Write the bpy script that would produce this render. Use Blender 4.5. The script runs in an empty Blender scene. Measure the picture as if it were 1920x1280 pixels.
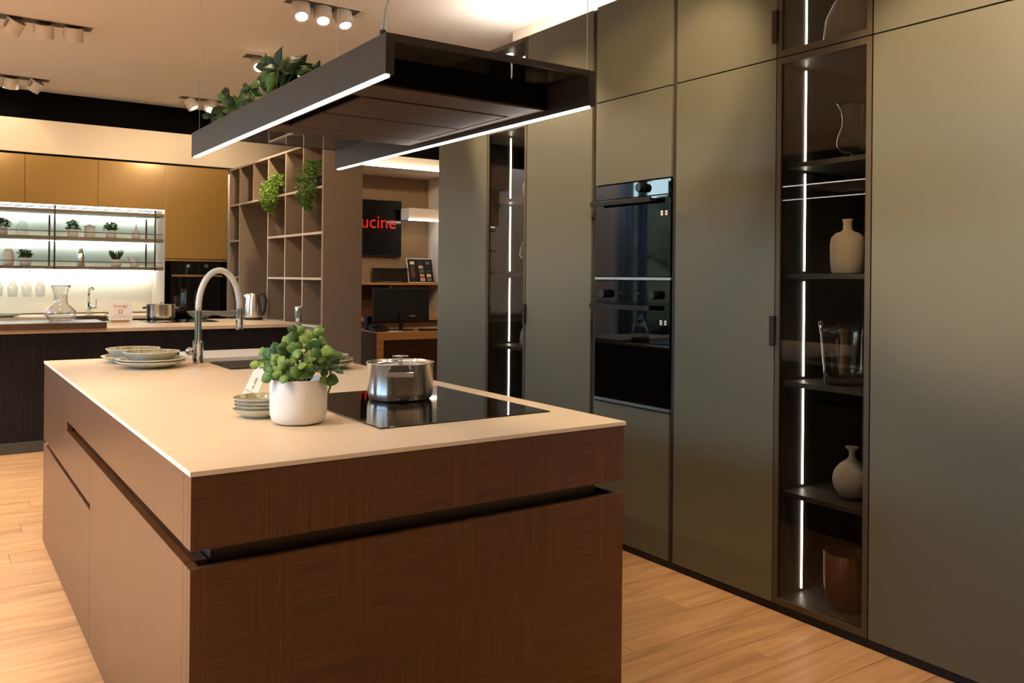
import bpy, bmesh, math, random
from mathutils import Vector, Matrix, Euler
random.seed(7)
S = bpy.context.scene
COL = S.collection
pi = math.pi

# ------------------------------------------------------------------ camera
F, CY, YAW, PITCH, ROLL, H = 1597.684, 518.018, 0.601984, -0.001165, 0.0098228, 1.3683
fw = Vector((math.sin(YAW)*math.cos(PITCH), math.cos(YAW)*math.cos(PITCH), -math.sin(PITCH)))
r0 = Vector((math.cos(YAW), -math.sin(YAW), 0)); u0 = r0.cross(fw)
rt = r0*math.cos(ROLL)+u0*math.sin(ROLL); up = -r0*math.sin(ROLL)+u0*math.cos(ROLL)
cd = bpy.data.cameras.new('camera'); cam = bpy.data.objects.new('camera', cd); COL.objects.link(cam)
m = Matrix.Identity(4)
for i in range(3):
    m[i][0] = rt[i]; m[i][1] = up[i]; m[i][2] = -fw[i]
m[2][3] = H
cam.matrix_world = m
cd.sensor_width = 36; cd.lens = F/1920*36; cd.shift_y = (CY-640)/1920
cd.clip_start = 0.05
S.camera = cam

# ------------------------------------------------------------------ world, view, lights
def lin(c):
    out = []
    for v in c[:3]:
        v = v/255.0
        out.append(v/12.92 if v <= 0.04045 else ((v+0.055)/1.055)**2.4)
    return tuple(out)
W = bpy.data.worlds.new('world'); S.world = W; W.use_nodes = True
wn = W.node_tree.nodes; wl = W.node_tree.links
bg = wn['Background']
sky = wn.new('ShaderNodeTexSky'); sky.sky_type = 'NISHITA'; sky.sun_disc = False
sky.sun_elevation = math.radians(38); sky.sun_rotation = math.radians(100); sky.dust_density = 2.0
wl.new(sky.outputs[0], bg.inputs[0]); bg.inputs[1].default_value = 2.8
S.view_settings.view_transform = 'Standard'; S.view_settings.look = 'None'
S.view_settings.gamma = 1.0; S.view_settings.use_curve_mapping = False
S.view_settings.exposure = 0.75
S.cycles.use_denoising = True
S.cycles.max_bounces = 8; S.cycles.diffuse_bounces = 4; S.cycles.glossy_bounces = 4
S.cycles.transmission_bounces = 8; S.cycles.transparent_max_bounces = 12
S.cycles.caustics_reflective = False; S.cycles.caustics_refractive = False
S.cycles.sample_clamp_indirect = 4.0
WARM = (1.0, 0.76, 0.49)
def spot(x, y, z, tx, ty, tz, power, ang=55, blend=0.6, color=WARM, r=0.035):
    l = bpy.data.lights.new('spot_lamp', 'SPOT'); l.energy = power; l.color = color
    l.spot_size = math.radians(ang); l.spot_blend = blend; l.shadow_soft_size = r
    o = bpy.data.objects.new('spot_lamp', l); COL.objects.link(o); o.location = (x, y, z)
    o.rotation_euler = (Vector((tx, ty, tz))-Vector((x, y, z))).to_track_quat('-Z', 'Y').to_euler()
    return o
def area(x, y, z, sx, sy, rot, power, color, portal=False):
    l = bpy.data.lights.new('area_lamp', 'AREA'); l.shape = 'RECTANGLE'; l.size = sx; l.size_y = sy
    l.energy = power; l.color = color
    if portal: l.cycles.is_portal = True
    o = bpy.data.objects.new('area_lamp', l); COL.objects.link(o); o.location = (x, y, z); o.rotation_euler = rot
    return o
# (each: position, target, power, cone) - ceiling spots of the show room, with unseen ones added above and behind the camera
SP = [
 # over the island
 (2.15, 5.28, 3.02, 1.1, 4.1, 0.92, 24, 60), (2.35, 5.25, 3.02, 1.5, 3.3, 0.92, 12, 60),
 (0.7, 3.4, 3.05, 0.9, 3.1, 0.92, 26, 62), (0.5, 3.4, 3.05, 0.0, 4.6, 0.0, 50, 60),
 (-1.3, 2.6, 3.05, 0.5, 3.0, 0.1, 80, 62), (-1.3, 4.6, 3.05, 0.5, 4.2, 0.1, 50, 62), (0.6, 1.6, 3.05, 1.2, 2.3, 0.92, 18, 60),
 (0.4, 5.2, 3.05, 0.1, 5.6, 0.0, 80, 60), (-0.6, 2.4, 3.05, 0.1, 2.9, 0.0, 100, 60),
 # added unseen spots: bounce off open floor and rear wall brightens ceiling and island
 (-2.0, 1.5, 3.05, -2.0, 1.5, 0.0, 700, 95), (-2.2, 3.2, 3.05, -2.2, 3.2, 0.0, 800, 95), (-2.2, 6.0, 3.05, -2.0, 6.0, 0.0, 700, 100), (-1.6, 8.2, 3.05, -1.5, 10.1, 1.0, 90, 80),
 (0.2, -1.2, 3.05, 0.2, -1.4, 0.0, 60, 100), (1.8, -1.0, 3.05, 1.8, -1.4, 0.0, 50, 100), (-0.6, 6.3, 3.05, -0.4, 6.2, 0.0, 160, 90),
 # along the cabinet wall
 (2.25, 3.3, 3.05, 2.9, 3.9, 2.0, 40, 48), (0.6, 1.55, 3.05, 2.9, 1.42, 1.85, 320, 34), (2.3, 5.35, 3.05, 2.9, 3.75, 1.75, 150, 40),
 (2.2, 2.2, 3.05, 2.9, 2.75, 2.1, 50, 45), (1.7, 1.6, 3.05, 2.9, 3.1, 2.15, 110, 34), (2.15, 1.9, 3.05, 2.35, 2.3, 0.0, 80, 50),
 (2.2, 0.6, 3.05, 2.5, 1.2, 0.0, 60, 60),
 # rear kitchen
 (0.6, 6.92, 3.02, 0.7, 9.3, 1.6, 55, 70), (2.4, 6.95, 3.02, 2.35, 9.5, 1.9, 100, 60), (2.4, 6.95, 3.02, 1.5, 7.9, 0.9, 60, 60),
 (0.55, 9.02, 3.05, 0.6, 9.5, 2.6, 9, 90), (1.6, 8.7, 3.05, 1.5, 9.52, 2.5, 9, 90), (2.4, 9.0, 3.05, 2.3, 9.5, 2.6, 9, 90),
 (0.8, 6.95, 3.02, 0.5, 7.0, 0.0, 60, 60), (2.2, 8.7, 3.02, 2.6, 7.8, 1.4, 40, 80),
 (1.2, 6.2, 3.05, 2.9, 7.4, 1.4, 50, 60),
 # office
 (4.4, 7.2, 3.0, 4.6, 8.9, 0.7, 70, 70), (4.6, 8.2, 3.0, 5.0, 10.5, 1.9, 40, 80),
]
for s in SP: spot(*s[:6], s[6], s[7], color=(1.0, 0.94, 0.87) if s[7] >= 95 else WARM)
# hidden warm white strip on top of the tall cabinets, washing wall and ceiling
area(3.2, 2.6, 2.787, 0.5, 4.6, (pi, 0, 0), 27, (1.0, 0.90, 0.82))

# ------------------------------------------------------------------ material helpers
MATS = {}
def mat(name, rgb=(128,128,128), rough=0.5, metal=0.0, spec=0.5, coat=0.0, emit=None, estr=0.0, trans=0.0, ior=1.45):
    if name in MATS: return MATS[name]
    M = bpy.data.materials.new(name); M.use_nodes = True; MATS[name] = M
    b = M.node_tree.nodes['Principled BSDF']
    b.inputs['Base Color'].default_value = (*lin(rgb), 1)
    b.inputs['Roughness'].default_value = rough; b.inputs['Metallic'].default_value = metal
    b.inputs['Specular IOR Level'].default_value = spec; b.inputs['Coat Weight'].default_value = coat
    b.inputs['IOR'].default_value = ior
    b.inputs['Transmission Weight'].default_value = trans
    if emit:
        b.inputs['Emission Color'].default_value = (*emit, 1); b.inputs['Emission Strength'].default_value = estr
    return M
def nodes(M): return M.node_tree.nodes, M.node_tree.links, M.node_tree.nodes['Principled BSDF']
def add(M, t, **kw):
    n = M.node_tree.nodes.new(t)
    for k, v in kw.items(): setattr(n, k, v)
    return n
def noise_tint(M, c1, c2, scale=(1,1,1), ns=5.0, detail=4, bump=0.0, rough=None):
    n, l, b = nodes(M)
    tc = add(M, 'ShaderNodeTexCoord'); mp = add(M, 'ShaderNodeMapping'); mp.inputs['Scale'].default_value = scale
    l.new(tc.outputs['Object'], mp.inputs[0])
    nz = add(M, 'ShaderNodeTexNoise'); nz.inputs['Scale'].default_value = ns; nz.inputs['Detail'].default_value = detail
    l.new(mp.outputs[0], nz.inputs['Vector'])
    cr = add(M, 'ShaderNodeValToRGB'); cr.color_ramp.elements[0].position = 0.3; cr.color_ramp.elements[1].position = 0.7
    cr.color_ramp.elements[0].color = (*lin(c1), 1); cr.color_ramp.elements[1].color = (*lin(c2), 1)
    l.new(nz.outputs['Fac'], cr.inputs[0]); l.new(cr.outputs[0], b.inputs['Base Color'])
    if bump:
        bp = add(M, 'ShaderNodeBump'); bp.inputs['Strength'].default_value = bump; bp.inputs['Distance'].default_value = 0.002
        l.new(nz.outputs['Fac'], bp.inputs['Height']); l.new(bp.outputs[0], b.inputs['Normal'])
    return M

# ------------------------------------------------------------------ materials
M_white = noise_tint(mat('white_paint', rough=0.85, spec=0.2), (222,208,188), (228,214,195), ns=2)
M_ceiling = noise_tint(mat('ceiling_paint', rough=0.9, spec=0.1), (230,224,214), (235,229,220), ns=1.5)
M_blackpaint = mat('black_paint', (5,4,4), 0.9, spec=0.1)
M_darkwood = noise_tint(mat('dark_wall_panel', rough=0.5), (34,28,23), (42,34,28), scale=(1,1,0.15), ns=12)
M_office = noise_tint(mat('beige_wallpaper', rough=0.85, spec=0.2), (150,124,95), (160,134,104), ns=40, bump=0.1)
M_green = noise_tint(mat('green_lacquer', rough=0.42, spec=0.55), (87,84,67), (90,87,70), ns=260, detail=2)
M_gap = mat('black_gap', (14,12,10), 0.6)
M_carc = mat('anthracite_carcass', (46,44,40), 0.55)
M_bronze = mat('bronze_frame', (72,60,44), 0.5, 0.2)
M_bronzedark = mat('dark_bronze', (44,32,24), 0.4, 0.5)
M_interior = noise_tint(mat('dark_interior', rough=0.42), (72,74,69), (78,80,75), ns=30)
M_gold = noise_tint(mat('gold_lacquer', rough=0.16, metal=0.15, spec=0.6), (158,124,66), (166,131,72), ns=200, detail=1)
M_counter = noise_tint(mat('cream_worktop', rough=0.42, spec=0.4), (204,184,155), (208,188,160), ns=300, detail=2)
M_counteredge = mat('white_edge', (225,222,212), 0.5)
M_hood = mat('hood_dark_metal', (43,39,35), 0.42, 0.3)
M_hoodunder = mat('hood_bronze_underside', (78,60,46), 0.38, 0.5)
M_blackgloss = mat('black_glass', (6,6,6), 0.03, spec=0.75)
M_oven = mat('oven_black_glass', (4,4,4), 0.025, spec=0.42)
M_blackmat = mat('black_matt', (14,14,14), 0.5)
M_blackmetal = mat('black_metal', (30,29,28), 0.35, 0.6)
M_steel = mat('brushed_steel', (232,228,220), 0.2, 1.0); nodes(M_steel)[2].inputs['Anisotropic'].default_value = 0.9; nodes(M_steel)[2].inputs['Anisotropic Rotation'].default_value = 0.25; tg_ = add(M_steel, 'ShaderNodeTangent', direction_type='RADIAL', axis='Z'); nodes(M_steel)[1].new(tg_.outputs[0], nodes(M_steel)[2].inputs['Tangent'])
M_chrome = mat('chrome', (215,220,225), 0.06, 1.0)
M_alu = mat('aluminium', (160,165,165), 0.35, 0.9)
M_led = mat('led_white', (255,255,255), 0.5, emit=(1.0,0.93,0.86), estr=9.0)
M_ledrear = mat('led_rear', (255,255,255), 0.5, emit=(0.95,1.0,0.93), estr=32.0)
M_ledcab = mat('led_cabinet', (255,255,255), 0.5, emit=(1.0,0.93,0.85), estr=11.0)
M_lamp = mat('lamp_lens', (255,255,255), 0.5, emit=(1.0,0.82,0.6), estr=18.0)
M_ceram = mat('white_ceramic', (224,220,212), 0.38)
M_pot = mat('white_pot', (232,230,225), 0.33)
M_chalk = noise_tint(mat('chalk_ceramic', rough=0.85, spec=0.2), (205,195,180), (216,207,193), ns=60, bump=0.1)
M_grey = mat('grey_ceramic', (178,175,168), 0.6)
M_plate = noise_tint(mat('pale_celadon_glaze', rough=0.22), (200,204,192), (212,215,204), ns=30)
M_rim = mat('pale_rim', (214,210,196), 0.25)
M_glaze = noise_tint(mat('olive_reactive_glaze', rough=0.15), (112,102,70), (176,170,142), ns=45, detail=6)
M_plug = mat('copper', (190,95,55), 0.2, 1.0)
M_amber = mat('brown_ribbed_glass', (118,64,44), 0.35, spec=0.6)
M_shelf = noise_tint(mat('taupe_laminate', rough=0.6, spec=0.3), (136,118,100), (142,124,106), ns=160, detail=2)
M_shelfedge = mat('taupe_edge', (198,182,164), 0.6)
M_bronzeshelf = mat('bronze_shelf', (112,98,78), 0.4, 0.3)
M_postmetal = mat('grey_post', (70,68,62), 0.35, 0.6)
M_backpanel = mat('pale_green_glass_panel', (216,228,218), 0.12)
M_splash = mat('cream_glass_splashback', (226,216,196), 0.1)
M_soil = noise_tint(mat('soil', rough=0.95), (25,18,12), (45,32,22), ns=80, bump=0.5)
M_paper = mat('white_card', (245,242,236), 0.6)
M_orange = mat('orange_print', (205,120,70), 0.6)
M_greyprint = mat('grey_print', (120,100,90), 0.6)
M_pinkprint = mat('pink_print', (225,130,110), 0.6)
M_red = mat('red_print', (190,20,20), 0.5, emit=(0.6,0.01,0.01), estr=0.35)
M_screen = mat('tv_screen', (8,8,8), 0.12)
M_desk = noise_tint(mat('desk_oak', rough=0.45), (165,118,62), (180,132,74), scale=(0.3,4,4), ns=8)
M_deskdark = noise_tint(mat('desk_side', rough=0.8, spec=0.1), (104,80,58), (112,88,64), ns=20)
M_brown = noise_tint(mat('hutch_brown', rough=0.55), (84,50,28), (98,60,34), scale=(0.3,3,3), ns=10)
M_curtain = mat('grey_blue_curtain', (120,140,155), 0.9, spec=0.1)
n_, l_, b_ = nodes(M_curtain); tl_ = add(M_curtain, 'ShaderNodeBsdfTranslucent'); tl_.inputs[0].default_value = (*lin((150,170,185)), 1)
mx_ = add(M_curtain, 'ShaderNodeMixShader'); mx_.inputs[0].default_value = 0.5; l_.new(b_.outputs[0], mx_.inputs[1]); l_.new(tl_.outputs[0], mx_.inputs[2]); l_.new(mx_.outputs[0], n_['Material Output'].inputs[0])
M_ground = noise_tint(mat('pavement', rough=0.9), (120,118,112), (135,132,126), ns=3)
M_hedge = noise_tint(mat('hedge', rough=0.8), (22,34,20), (48,62,38), ns=14, bump=0.8)
M_purple = mat('purple_flower', (92,60,140), 0.6)
M_sil = mat('gold_bronze_trim', (190,150,100), 0.3, 0.8)
M_whitespot = mat('spot_can_white', (222,214,202), 0.45)
M_knobglass = mat('knob_face', (40,44,50), 0.25, 0.3)

def glass(name, tint=(255,255,255), ior=1.45, rough=0.0):
    M = mat(name, tint, rough, trans=1.0, ior=ior); return M
M_glass = glass('clear_glass')
def sheet_glass(name, tint, refl=1.0, rough=0.0, base=0.0):
    """flat pane: fresnel reflection over tinted transmission"""
    M = bpy.data.materials.new(name); M.use_nodes = True; n = M.node_tree.nodes; l = M.node_tree.links
    n.remove(n['Principled BSDF']); out = n['Material Output']
    tr = n.new('ShaderNodeBsdfTransparent'); tr.inputs[0].default_value = (*lin(tint), 1)
    gl = n.new('ShaderNodeBsdfGlossy'); gl.inputs['Roughness'].default_value = rough
    fr = n.new('ShaderNodeFresnel'); ge = n.new('ShaderNodeNewGeometry'); mi = n.new('ShaderNodeMapRange')
    mi.inputs[3].default_value = 1.5; mi.inputs[4].default_value = 1/1.5     # same reflectance on both faces of the pane
    l.new(ge.outputs['Backfacing'], mi.inputs[0]); l.new(mi.outputs[0], fr.inputs[0])
    mu = n.new('ShaderNodeMath'); mu.operation = 'MULTIPLY_ADD'; mu.inputs[1].default_value = refl; mu.inputs[2].default_value = base
    l.new(fr.outputs[0], mu.inputs[0])
    mx = n.new('ShaderNodeMixShader'); l.new(mu.outputs[0], mx.inputs[0]); l.new(tr.outputs[0], mx.inputs[1]); l.new(gl.outputs[0], mx.inputs[2])
    l.new(mx.outputs[0], out.inputs[0]); MATS[name] = M
    return M
M_smoke = sheet_glass('smoked_glass', (222,218,211), 0.7)
M_hoodgloss = sheet_glass('hood_smoked_glass', (150,147,141), 1.3)
M_window = sheet_glass('window_glass', (240,245,245), 1.0)
M_vaseglass = sheet_glass('thin_vase_glass', (250,250,250), 1.4, 0.0, 0.01)
M_cabglass = sheet_glass('display_vase_glass', (252,252,252), 2.2, 0.0, 0.01)
M_dome = mat('milky_glass', (196,190,182), 0.12); nodes(M_dome)[2].inputs['Alpha'].default_value = 0.5

def leaf_mat(name, c1, c2, c3):
    M = mat(name, rough=0.42, spec=0.4); n, l, b = nodes(M)
    oi = add(M, 'ShaderNodeObjectInfo'); tc = add(M, 'ShaderNodeTexCoord')
    nz = add(M, 'ShaderNodeTexNoise'); nz.inputs['Scale'].default_value = 30; l.new(tc.outputs['Object'], nz.inputs['Vector'])
    ad = add(M, 'ShaderNodeMath', operation='MULTIPLY_ADD'); ad.inputs[1].default_value = 0.5
    l.new(nz.outputs['Fac'], ad.inputs[0]); mu = add(M, 'ShaderNodeMath', operation='MULTIPLY'); mu.inputs[1].default_value = 0.6
    l.new(oi.outputs['Random'], mu.inputs[0]); l.new(mu.outputs[0], ad.inputs[2])
    cr = add(M, 'ShaderNodeValToRGB'); e = cr.color_ramp.elements
    e[0].position = 0.2; e[0].color = (*lin(c1), 1); e[1].position = 0.85; e[1].color = (*lin(c3), 1)
    k = e.new(0.5); k.color = (*lin(c2), 1)
    l.new(ad.outputs[0], cr.inputs[0]); l.new(cr.outputs[0], b.inputs['Base Color'])
    b.inputs['Subsurface Weight'].default_value = 0.0
    return M
M_leaf = leaf_mat('succulent_leaf', (34,62,26), (78,118,50), (126,152,70))
M_leafdark = leaf_mat('pothos_leaf', (14,34,13), (28,56,21), (84,122,46))
M_leaffar = leaf_mat('herb_leaf', (34,60,26), (60,96,40), (96,130,56))
M_leafbright = leaf_mat('fern_leaf', (60,98,28), (96,138,44), (150,178,80))
M_stem = mat('stem_green', (88,118,56), 0.6)

def wood_floor():
    M = mat('oak_floor', rough=0.38, spec=0.4); n, l, b = nodes(M)
    tc = add(M, 'ShaderNodeTexCoord'); oi = add(M, 'ShaderNodeObjectInfo')
    mp = add(M, 'ShaderNodeMapping'); mp.inputs['Scale'].default_value = (0.8, 9, 9)
    cb = add(M, 'ShaderNodeCombineXYZ'); mu = add(M, 'ShaderNodeMath', operation='MULTIPLY'); mu.inputs[1].default_value = 37
    l.new(oi.outputs['Random'], mu.inputs[0]); l.new(mu.outputs[0], cb.inputs[0]); l.new(mu.outputs[0], cb.inputs[1])
    l.new(cb.outputs[0], mp.inputs['Location']); l.new(tc.outputs['Object'], mp.inputs[0])
    n1 = add(M, 'ShaderNodeTexNoise'); n1.inputs['Scale'].default_value = 2.2; n1.inputs['Detail'].default_value = 7; n1.inputs['Distortion'].default_value = 1.2
    l.new(mp.outputs[0], n1.inputs['Vector'])
    mp2 = add(M, 'ShaderNodeMapping'); mp2.inputs['Scale'].default_value = (1.0, 60, 60)
    l.new(cb.outputs[0], mp2.inputs['Location']); l.new(tc.outputs['Object'], mp2.inputs[0])
    n2 = add(M, 'ShaderNodeTexNoise'); n2.inputs['Scale'].default_value = 3; n2.inputs['Detail'].default_value = 3
    l.new(mp2.outputs[0], n2.inputs['Vector'])
    cr = add(M, 'ShaderNodeValToRGB'); e = cr.color_ramp.elements
    e[0].position = 0.25; e[0].color = (*lin((150,112,74)), 1); e[1].position = 0.75; e[1].color = (*lin((190,150,108)), 1)
    k = e.new(0.5); k.color = (*lin((174,134,94)), 1)
    l.new(n1.outputs['Fac'], cr.inputs[0])
    mx = add(M, 'ShaderNodeMix', data_type='RGBA', blend_type='MULTIPLY'); mx.inputs[0].default_value = 0.35
    cr2 = add(M, 'ShaderNodeValToRGB'); cr2.color_ramp.elements[0].position = 0.35; cr2.color_ramp.elements[1].position = 0.6
    cr2.color_ramp.elements[0].color = (0.62,0.55,0.48,1); cr2.color_ramp.elements[1].color = (1,1,1,1)
    l.new(n2.outputs['Fac'], cr2.inputs[0]); l.new(cr.outputs[0], mx.inputs[6]); l.new(cr2.outputs[0], mx.inputs[7])
    hs = add(M, 'ShaderNodeHueSaturation'); mr = add(M, 'ShaderNodeMapRange'); mr.inputs[3].default_value = 0.9; mr.inputs[4].default_value = 1.08
    l.new(oi.outputs['Random'], mr.inputs[0]); l.new(mr.outputs[0], hs.inputs['Value']); l.new(mx.outputs[2], hs.inputs['Color'])
    l.new(hs.outputs[0], b.inputs['Base Color'])
    bp = add(M, 'ShaderNodeBump'); bp.inputs['Strength'].default_value = 0.15; bp.inputs['Distance'].default_value = 0.001
    l.new(n2.outputs['Fac'], bp.inputs['Height']); l.new(bp.outputs[0], b.inputs['Normal'])
    return M
M_floor = wood_floor()

def walnut():
    """straw-marquetry like veneer: patches whose grain runs upright or level"""
    M = mat('walnut_patch_veneer', rough=0.33, spec=0.6); n, l, b = nodes(M)
    tc = add(M, 'ShaderNodeTexCoord'); sp = add(M, 'ShaderNodeSeparateXYZ'); l.new(tc.outputs['Object'], sp.inputs[0])
    u = add(M, 'ShaderNodeMath', operation='SUBTRACT'); l.new(sp.outputs[0], u.inputs[0]); l.new(sp.outputs[1], u.inputs[1])
    uz = add(M, 'ShaderNodeCombineXYZ'); l.new(sp.outputs[2], uz.inputs[0]); l.new(u.outputs[0], uz.inputs[1])
    br = add(M, 'ShaderNodeTexBrick'); br.inputs['Scale'].default_value = 1.0; br.inputs['Mortar Size'].default_value = 0.0
    br.inputs['Brick Width'].default_value = 0.42; br.inputs['Row Height'].default_value = 0.105
    br.offset = 0.37; br.squash = 0.7; br.squash_frequency = 3; br.offset_frequency = 2
    br.inputs['Color1'].default_value = (0,0,0,1); br.inputs['Color2'].default_value = (1,1,1,1); br.inputs['Bias'].default_value = 0.0
    l.new(uz.outputs[0], br.inputs['Vector'])
    gt = add(M, 'ShaderNodeMath', operation='GREATER_THAN'); gt.inputs[1].default_value = 0.45; l.new(br.outputs['Color'], gt.inputs[0])
    def grain(su, sz):
        c = add(M, 'ShaderNodeCombineXYZ')
        a = add(M, 'ShaderNodeMath', operation='MULTIPLY'); a.inputs[1].default_value = su; l.new(u.outputs[0], a.inputs[0])
        d = add(M, 'ShaderNodeMath', operation='MULTIPLY'); d.inputs[1].default_value = sz; l.new(sp.outputs[2], d.inputs[0])
        l.new(a.outputs[0], c.inputs[0]); l.new(d.outputs[0], c.inputs[1])
        z = add(M, 'ShaderNodeTexNoise'); z.inputs['Scale'].default_value = 1; z.inputs['Detail'].default_value = 5; z.inputs['Roughness'].default_value = 0.62
        l.new(c.outputs[0], z.inputs['Vector'])
        z2 = add(M, 'ShaderNodeTexNoise'); z2.inputs['Scale'].default_value = 2.6; z2.inputs['Detail'].default_value = 1
        l.new(c.outputs[0], z2.inputs['Vector'])
        return z, z2
    gv, gv2 = grain(170, 2.2); gh, gh2 = grain(2.2, 170)
    m1 = add(M, 'ShaderNodeMix', data_type='FLOAT'); l.new(gt.outputs[0], m1.inputs[0]); l.new(gh.outputs['Fac'], m1.inputs[2]); l.new(gv.outputs['Fac'], m1.inputs[3])
    m2 = add(M, 'ShaderNodeMix', data_type='FLOAT'); l.new(gt.outputs[0], m2.inputs[0]); l.new(gh2.outputs['Fac'], m2.inputs[2]); l.new(gv2.outputs['Fac'], m2.inputs[3])
    cr = add(M, 'ShaderNodeValToRGB'); e = cr.color_ramp.elements
    e[0].position = 0.3; e[0].color = (*lin((62,37,18)), 1); e[1].position = 0.72; e[1].color = (*lin((104,66,35)), 1)
    l.new(m1.outputs[0], cr.inputs[0])
    c2 = add(M, 'ShaderNodeValToRGB'); c2.color_ramp.elements[0].position = 0.68; c2.color_ramp.elements[1].position = 0.76
    c2.color_ramp.elements[0].color = (0,0,0,1); c2.color_ramp.elements[1].color = (0.4,0.4,0.4,1)
    l.new(m2.outputs[0], c2.inputs[0])
    mx = add(M, 'ShaderNodeMix', data_type='RGBA'); l.new(c2.outputs[0], mx.inputs[0]); l.new(cr.outputs[0], mx.inputs[6])
    mx.inputs[7].default_value = (*lin((165,128,96)), 1)
    l.new(mx.outputs[2], b.inputs['Base Color'])
    bp = add(M, 'ShaderNodeBump'); bp.inputs['Strength'].default_value = 0.25; bp.inputs['Distance'].default_value = 0.001
    l.new(m1.outputs[0], bp.inputs['Height']); l.new(bp.outputs[0], b.inputs['Normal'])
    return M
M_walnut = walnut()

def ribbed():
    M = mat('ribbed_dark_front', (30,20,15), rough=0.6, spec=0.25); n, l, b = nodes(M)
    tc = add(M, 'ShaderNodeTexCoord'); wv = add(M, 'ShaderNodeTexWave', bands_direction='X'); wv.inputs['Scale'].default_value = 26
    l.new(tc.outputs['Object'], wv.inputs['Vector'])
    bp = add(M, 'ShaderNodeBump'); bp.inputs['Strength'].default_value = 0.8; bp.inputs['Distance'].default_value = 0.004
    l.new(wv.outputs['Fac'], bp.inputs['Height']); l.new(bp.outputs[0], b.inputs['Normal'])
    return M
M_rib = ribbed()

# ------------------------------------------------------------------ geometry helpers
def obj(name, bm, M, parent=None, smooth=False, world=True, bevel=0.0, kind=None, label=None):
    """link a bmesh as one object; world=True: vertices are in world coordinates"""
    me = bpy.data.meshes.new(name); bmesh.ops.recalc_face_normals(bm, faces=bm.faces)
    if smooth:
        for f in bm.faces: f.smooth = True
    bm.to_mesh(me); bm.free()
    o = bpy.data.objects.new(name, me); COL.objects.link(o)
    if M: me.materials.append(M)
    if parent:
        o.parent = parent
        if world:
            w = parent_world(parent); me.transform(w.inverted())
    if bevel:
        bv = o.modifiers.new('bevel', 'BEVEL'); bv.width = bevel; bv.segments = 2; bv.limit_method = 'ANGLE'
    if kind: o['kind'] = kind
    if label: o['label'] = label
    return o
def parent_world(p):
    w = Matrix.LocRotScale(p.location, p.rotation_euler, None)
    return parent_world(p.parent) @ w if p.parent else w
def tag(o, label, cat, group=None):
    o['label'] = label; o['category'] = cat
    if group: o['group'] = group
    return o
def thing(name, label, cat, loc=(0,0,0), rz=0, group=None):
    o = bpy.data.objects.new(name, None); COL.objects.link(o); o.location = loc; o.rotation_euler = (0,0,rz)
    o.empty_display_size = 0.05
    return tag(o, label, cat, group)
def box(bm, x0, x1, y0, y1, z0, z1):
    v = [bm.verts.new(p) for p in ((x0,y0,z0),(x1,y0,z0),(x1,y1,z0),(x0,y1,z0),(x0,y0,z1),(x1,y0,z1),(x1,y1,z1),(x0,y1,z1))]
    for f in ((0,3,2,1),(4,5,6,7),(0,1,5,4),(1,2,6,5),(2,3,7,6),(3,0,4,7)): bm.faces.new([v[i] for i in f])
    return bm
def bx(*a): return box(bmesh.new(), *a)
def prism(pts, axis, a, b, bm=None):
    """pts in the two other axes; extruded along axis from a to b"""
    bm = bm or bmesh.new()
    def P(p, t): return {'x': (t,p[0],p[1]), 'y': (p[0],t,p[1]), 'z': (p[0],p[1],t)}[axis]
    A = [bm.verts.new(P(p,a)) for p in pts]; B = [bm.verts.new(P(p,b)) for p in pts]
    n = len(pts)
    bm.faces.new(A); bm.faces.new(B[::-1])
    for i in range(n): bm.faces.new((A[i],A[(i+1)%n],B[(i+1)%n],B[i]))
    return bm
def lathe(prof, seg=40, c=(0,0,0), bm=None, closed=False):
    bm = bm or bmesh.new(); rings = []
    for r, z in prof:
        if r < 1e-5: rings.append([bm.verts.new((c[0],c[1],c[2]+z))])
        else: rings.append([bm.verts.new((c[0]+r*math.cos(2*pi*k/seg), c[1]+r*math.sin(2*pi*k/seg), c[2]+z)) for k in range(seg)])
    prs = list(zip(rings[:-1], rings[1:]))
    if closed: prs.append((rings[-1], rings[0]))
    for A, B in prs:
        if len(A) == 1 and len(B) == 1: continue
        for k in range(seg):
            k2 = (k+1) % seg
            if len(A) == 1: bm.faces.new((A[0],B[k],B[k2]))
            elif len(B) == 1: bm.faces.new((A[k],A[k2],B[0]))
            else: bm.faces.new((A[k],A[k2],B[k2],B[k]))
    return bm
def tube(path, r, seg=10, bm=None):
    bm = bm or bmesh.new(); path = [Vector(p) for p in path]; n = len(path)
    rad = r if isinstance(r, (list, tuple)) else [r]*n
    rings = []; ref = None
    for i, p in enumerate(path):
        d = (path[min(i+1,n-1)]-path[max(i-1,0)]).normalized()
        if ref is None: ref = d.orthogonal().normalized()
        a = (ref-d*ref.dot(d)).normalized(); b = d.cross(a); ref = a
        rings.append([bm.verts.new(p+(a*math.cos(2*pi*k/seg)+b*math.sin(2*pi*k/seg))*rad[i]) for k in range(seg)])
    for A, B in zip(rings[:-1], rings[1:]):
        for k in range(seg): bm.faces.new((A[k],A[(k+1)%seg],B[(k+1)%seg],B[k]))
    bm.faces.new(rings[0][::-1]); bm.faces.new(rings[-1])
    return bm
def disc_cyl(c, d, r, h, seg=24, bm=None):
    c = Vector(c); d = Vector(d).normalized(); return tube([c, c+d*h], r, seg, bm)
def struct(name, bm, M, parent=None, **kw):
    return obj(name, bm, M, parent, kind=None if parent else 'structure', **kw)
def dup(o, parent=None, loc=None, rz=None, label=None):
    c = o.copy(); COL.objects.link(c)
    if parent is not None: c.parent = parent
    if loc is not None: c.location = loc
    if rz is not None: c.rotation_euler = (0,0,rz)
    if label: c['label'] = label
    for ch in list(o.children): dup(ch, c)
    return c
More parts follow.
